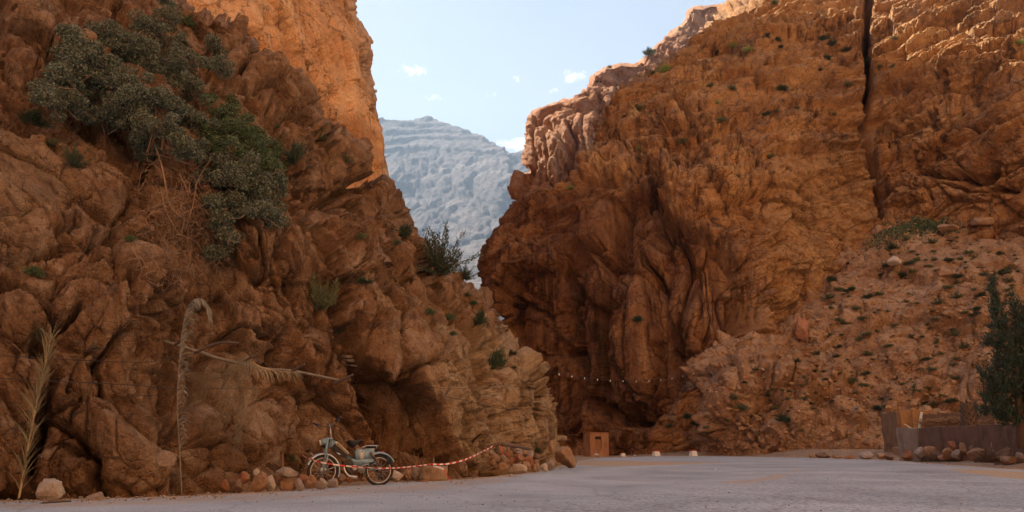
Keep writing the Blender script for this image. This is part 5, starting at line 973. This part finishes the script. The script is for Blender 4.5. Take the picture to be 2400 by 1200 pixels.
M_maroon = mud_mat('maroon_render', (.13, .072, .052), (.21, .12, .085), (.085, .05, .038)); M_greyr = mud_mat('grey_render', (.22, .17, .14), (.32, .26, .22), (.17, .13, .11)); M_mud = mud_mat('mud_render', (.20, .115, .065), (.30, .18, .105), (.15, .09, .055)); M_ochre = mud_mat('ochre_render', (.30, .16, .06), (.40, .22, .09), (.33, .17, .07))
def wall_seg(name, a, b, z0, z1, z2, th, mat, parent, seed=0, rough=.03):
    """wall from a to b (x,y), foot z0, top z1 at a and z2 at b"""
    a, b = Vector((*a, 0)), Vector((*b, 0)); d = b - a; L = d.length; d.normalize(); nrm = Vector((-d.y, d.x, 0)); n = max(4, int(L / .22)); V, Fc = [], []; m = 8
    for i in range(n + 1):
        t = i / n; c = a + d * (L * t); zt = z1 + (z2 - z1) * t; ring = []
        for j in range(m + 1): ring.append((0 - th / 2, z0 + (zt - z0) * j / m))
        ring += [(-th / 4, zt + .015), (th / 4, zt + .015)]
        for j in range(m, -1, -1): ring.append((th / 2, z0 + (zt - z0) * j / m))
        for k, (w, z) in enumerate(ring):
            p = c + nrm * w + Vector((0, 0, z)); e = rough * float(vnoise(np.array([[p.x * 1.7, p.y * 1.7 + seed, p.z * 2.1]]), seed)[0]); V.append(p + nrm * (e if w > 0 else -e) + Vector((0, 0, e * 1.3 if z > z0 + .8 * (zt - z0) else 0)))
    R_ = len(ring)
    for i in range(n):
        for k in range(R_ - 1): Fc.append((i * R_ + k, i * R_ + k + 1, (i + 1) * R_ + k + 1, (i + 1) * R_ + k))
    Fc.append(tuple(range(R_))); Fc.append(tuple(n * R_ + k for k in range(R_))[::-1]); return mesh_ob(name, V, Fc, mat, parent)
def xy(px, Y): p = at(px, 1051, Y); return (p.x, p.y)
zt = lambda py, Y: CAMH + (HZ - py) / F_PX * Y
bw = thing('boundary_wall', 'low dark maroon rendered wall with a grey end pier beside the right verge', 'wall', (*xy(2160, 44), 0)); inv = -Vector((*xy(2160, 44), 0))
o = wall_seg('wall', xy(2163, 44.2), xy(2760, 26), -.2, zt(1006, 44.2), zt(1006, 44.2) - .05, .35, M_maroon, bw, 3); o.location = inv
o = wall_seg('end_pier', xy(2112, 45.5), xy(2161, 44.0), -.2, zt(1006, 45.5), zt(1006, 44), .42, M_greyr, bw, 5); o.location = inv
ru = thing('ruined_house', 'roofless brown mud walled ruin behind the dark boundary wall', 'ruin', (*xy(2115, 55), 0)); inv = -Vector((*xy(2115, 55), 0))
for nm, a, b, z1, z2, mt in [('side_wall', (2078, 56), (2116, 52), zt(974, 56), zt(968, 52), M_mud), ('front_wall', (2117, 52), (2150, 52), zt(967, 52), zt(967, 52), M_ochre), ('rear_wall', (2165, 58), (2345, 50), zt(974, 58), zt(972, 50), M_mud), ('low_wall', (2150, 57.5), (2200, 57.5), zt(965, 57.5), zt(968, 57.5), M_ochre)]:
    o = wall_seg(nm, xy(*a), xy(*b), -.2, z1, z2, .3, mt, ru, 7, .06); o.location = inv
o = wall_seg('pillar', xy(2146, 51.5), xy(2152, 51.5), -.2, zt(966, 51.5), zt(966, 51.5), .2, M_ochre, ru, 1); o.location = inv
o = wall_seg('chimney_block', xy(2290, 50.5), xy(2306, 50.2), -.2, zt(976, 50), zt(976, 50), .4, simple('dark_opening', (.05, .035, .03), .9), ru, 2); o.location = inv
log('pipe', at(2155, 1005, 49), at(2160, 966, 49), .09, 'tilted pale turquoise pipe standing at the ruin', 'pipe', simple('pale_pipe', (.55, .66, .66), .4, var=.1))
log('plank', at(2120, 995, 46.5), at(2135, 1004, 46), .05, 'pale plank end lying on top of the grey pier', 'plank', simple('pale_wood', (.6, .42, .26), .8))
items = []
for k in range(260): x = rg.uniform(2160, 2300); items.append(([at(x, 996 - rg.uniform(0, 22) * math.sin((x - 2155) / 150 * 3.1), 48.5 + rg.uniform(-.4, .4)), at(x + rg.uniform(-26, 26), 1000 - rg.uniform(0, 22), 48.5 + rg.uniform(-.4, .4))], .03, .015))
tag(tubes('brushwood', items, M_twig, None, 3), 'heap of dry reeds lying between the boundary wall and the ruin', 'brushwood')
pt = thing('palm_stump', 'dark headless palm trunk standing beside the conifer', 'palm stump', tuple(at(2272, 1045, 42))); V = []
tubes('trunk', [(smooth_pl([Vector(p) - pt.location for p in (at(2272, 1050, 42), at(2272, 1000, 42), at(2270, 965, 42), at(2266, 945, 42))], 4), .28, .34)], M_bark, pt, 10)
items = []
for k in range(90): z = k / 90; a = k * 2.4; base = Vector(at(2272, 1045 - 100 * z, 42)) - pt.location; items.append(([base + Vector((math.cos(a) * .2, math.sin(a) * .2, 0)), base + Vector((math.cos(a) * .42, math.sin(a) * .42, .22))], .07, .03))
tubes('leaf_stubs', items, M_stick, pt, 4)
for k, (x, y, w) in enumerate([(2180, 1080, 60)]):
    p = gnd(x + 10, 1089); items = []; r2 = random.Random(8)
    for q in range(150): a = r2.uniform(0, 6.3); items.append(([Vector((r2.uniform(-.5, .5), r2.uniform(-.2, .2), 0)), Vector((math.cos(a) * r2.uniform(.2, .6), .3 * math.sin(a), r2.uniform(.1, .45)))], .012, .005))
    o = tubes('dead_brush', items, M_stick, None, 4); o.location = at(2318, 1084, 31); tag(o, 'dark dead roots and brush lying before the tumbled rocks at right', 'brushwood')
# hut
c0 = at(1384, 1071, 73.5); hut = thing('hut', 'small square ochre mud hut with a dark vent above its door at the cliff foot', 'hut', (c0.x, c0.y, 0), R(14)); M_hut = mud_mat('hut_render', (.30, .14, .065), (.40, .20, .10), (.22, .11, .06)); wd, dp, hh = 1.78, 1.9, 2.0
bm = bmesh.new()
bx(bm, (.15 + .0, .075, hh / 2), (.34, .15, hh)); 
bm.free(); bm = bmesh.new()
def hb_(a, b): bx(bm, tuple((p + q) / 2 for p, q in zip(a, b)), tuple(q - p for p, q in zip(a, b)))
hb_((0, 0, -.2), (.47, .16, hh)); hb_((1.08, 0, -.2), (wd, .16, hh)); hb_((.47, 0, 1.72), (1.08, .16, hh)); hb_((.47, .0, -.2), (1.08, .16, .62)); hb_((wd - .16, .161, -.2), (wd, dp, hh)); hb_((.17, dp - .16, -.2), (wd - .17, dp, hh))
hb_((0, .161, -.2), (.16, .8, hh)); hb_((0, 1.05, -.2), (.16, dp, hh)); hb_((0, .8, -.2), (.16, 1.05, 1.45)); hb_((0, .8, 1.75), (.16, 1.05, hh)); bm_ob('walls', bm, M_hut, hut, False)
bm = bmesh.new(); hb_((-.03, -.03, hh + .003), (wd + .03, dp + .03, hh + .07)); bm_ob('roof', bm, M_hut, hut, False)
bm = bmesh.new(); hb_((.474, .09, .624), (1.076, .13, 1.45)); d_ = bm_ob('door', bm, mud_mat('door_paint', (.25, .115, .05), (.31, .15, .07), (.3, .15, .07)), hut, False)
bm = bmesh.new(); hb_((.90, .07, 1.0), (.93, .089, 1.06)); bm_ob('handle', bm, M_black, d_, False)
bm = bmesh.new()
for k in range(5): hb_((.5 + .12 * k, .06, 1.46), (.52 + .12 * k, .08, 1.715))
hb_((.474, .13, 1.455), (1.076, .15, 1.715)); bm_ob('vent', bm, simple('vent_dark', (.04, .03, .03), .9), hut, False)
bm = bmesh.new(); hb_((.06, .81, 1.455), (.1, 1.045, 1.745)); bm_ob('window', bm, simple('window_dark', (.04, .03, .03), .5), hut, False)
# bollards
M_wp = simple('whitewash', (.74, .70, .64), .8, var=.15, scale=5); M_rp = simple('red_paint', (.42, .05, .04), .7, var=.2)
def bollard(px, py, w, h, label, red=True):
    p = gnd(px, py); s = p.y / F_PX; root = thing('bollard', label, 'bollard', p, .3, 'whitewashed kerb bollards'); w *= s; h *= s
    bm = bmesh.new(); q = bmesh.ops.create_cone(bm, cap_ends=True, segments=4, radius1=w * .70, radius2=w * .52, depth=h * .82); bmesh.ops.rotate(bm, cent=(0, 0, 0), matrix=Matrix.Rotation(R(45), 3, 'Z'), verts=bm.verts); bmesh.ops.bevel(bm, geom=bm.edges[:], offset=w * .06, segments=2, affect='EDGES'); o = bm_ob('post', bm, M_wp, root, False); o.location = (0, 0, h * .40)
    bm = bmesh.new(); bx(bm, (0, 0, h * .89), (w * .80, w * .80, h * .17), Matrix.Rotation(0, 3, 'Z'), w * .05)
    if red: bm_ob('cap', bm, M_rp, root, False)
    else: bmesh.ops.scale(bm, vec=(.35, .35, 1), verts=bm.verts); bm_ob('cap', bm, M_rp, root, False)
bollard(1460, 1070, 10, 9, 'small white bollard with a red dot right of the mud hut', False); bollard(1538, 1069.5, 16, 14, 'white bollard with red top, left of the two by the cliff foot'); bollard(1625, 1069.5, 16, 15, 'white bollard with red top, right of the two by the cliff foot')
tag(stone(gnd(1397, 1071), .42, .26, 'pale', 91), 'low white stone on the road edge before the mud hut', 'stone'); tag(stone(gnd(1487, 1070), .32, .14, 'pale', 92), 'very low pale stone on the road edge between the bollards', 'stone')
for x, y, c_, lab in [(2030, 857, (.6, .06, .03), 'bright red scrap of litter caught on the stony slope'), (2006, 958, (.05, .15, .4), 'blue scrap of litter low on the stony slope'), (2039, 856, (.8, .8, .8), 'white scrap of litter beside the red one on the slope')]:
    p, n, _ = hit(x, y); bm = bmesh.new(); bmesh.ops.create_icosphere(bm, subdivisions=2, radius=.13)
    for v in bm.verts: v.co *= random.uniform(.6, 1.3); v.co.z *= .6
    o = bm_ob('litter', bm, simple('litter_paint', c_, .5)); o.location = p + n * .08; tag(o, lab, 'litter')
# boulders lying on the slope
for i, (x, y, w, h, k, lab) in enumerate([(1992, 745, 48, 48, 'brown', 'large brown boulder standing on the slope by the cliff foot'), (2057, 543, 32, 34, 'brown', 'round boulder high on the slope under the grass'), (2222, 535, 56, 24, 'brown', 'long boulder on the upper slope right of the grass'), (2300, 520, 60, 26, 'brown', 'rightmost long boulder on the upper slope'),
   (1880, 772, 36, 60, 'red', 'pointed boulder standing below the red cliff'), (2095, 612, 36, 22, 'pale', 'pale flat boulder beside the slope path'), (2218, 640, 38, 22, 'brown', 'brown boulder in the middle of the slope')]):
    p, n, _ = hit(x, y); s = p.y / F_PX; o = stone(p + Vector((0, 0, -h * s * .5)), w * s, h * s, k, 600 + i); tag(o, lab, 'boulder', 'boulders on the slope')
# ---------------------------------------------------------------- air
def haze():
    bm = bmesh.new(); bmesh.ops.create_cube(bm, size=1); bmesh.ops.scale(bm, vec=(2600, 2800, 1203), verts=bm.verts); bmesh.ops.translate(bm, vec=(200, 1250, 598), verts=bm.verts)
    me = bpy.data.meshes.new('haze'); bm.to_mesh(me); m = bpy.data.materials.new('haze_air'); m.use_nodes = True; nt = m.node_tree; nt.nodes.clear()
    o_ = nt.nodes.new('ShaderNodeOutputMaterial'); v = nt.nodes.new('ShaderNodeVolumePrincipled'); v.inputs['Color'].default_value = (.55, .74, 1, 1); v.inputs['Density'].default_value = HAZE; v.inputs['Anisotropy'].default_value = 0.3
    nt.links.new(v.outputs[0], o_.inputs['Volume']); me.materials.append(m); o = bpy.data.objects.new('haze', me); COL.objects.link(o); o['kind'] = 'stuff'
HAZE = 0.00019
haze()
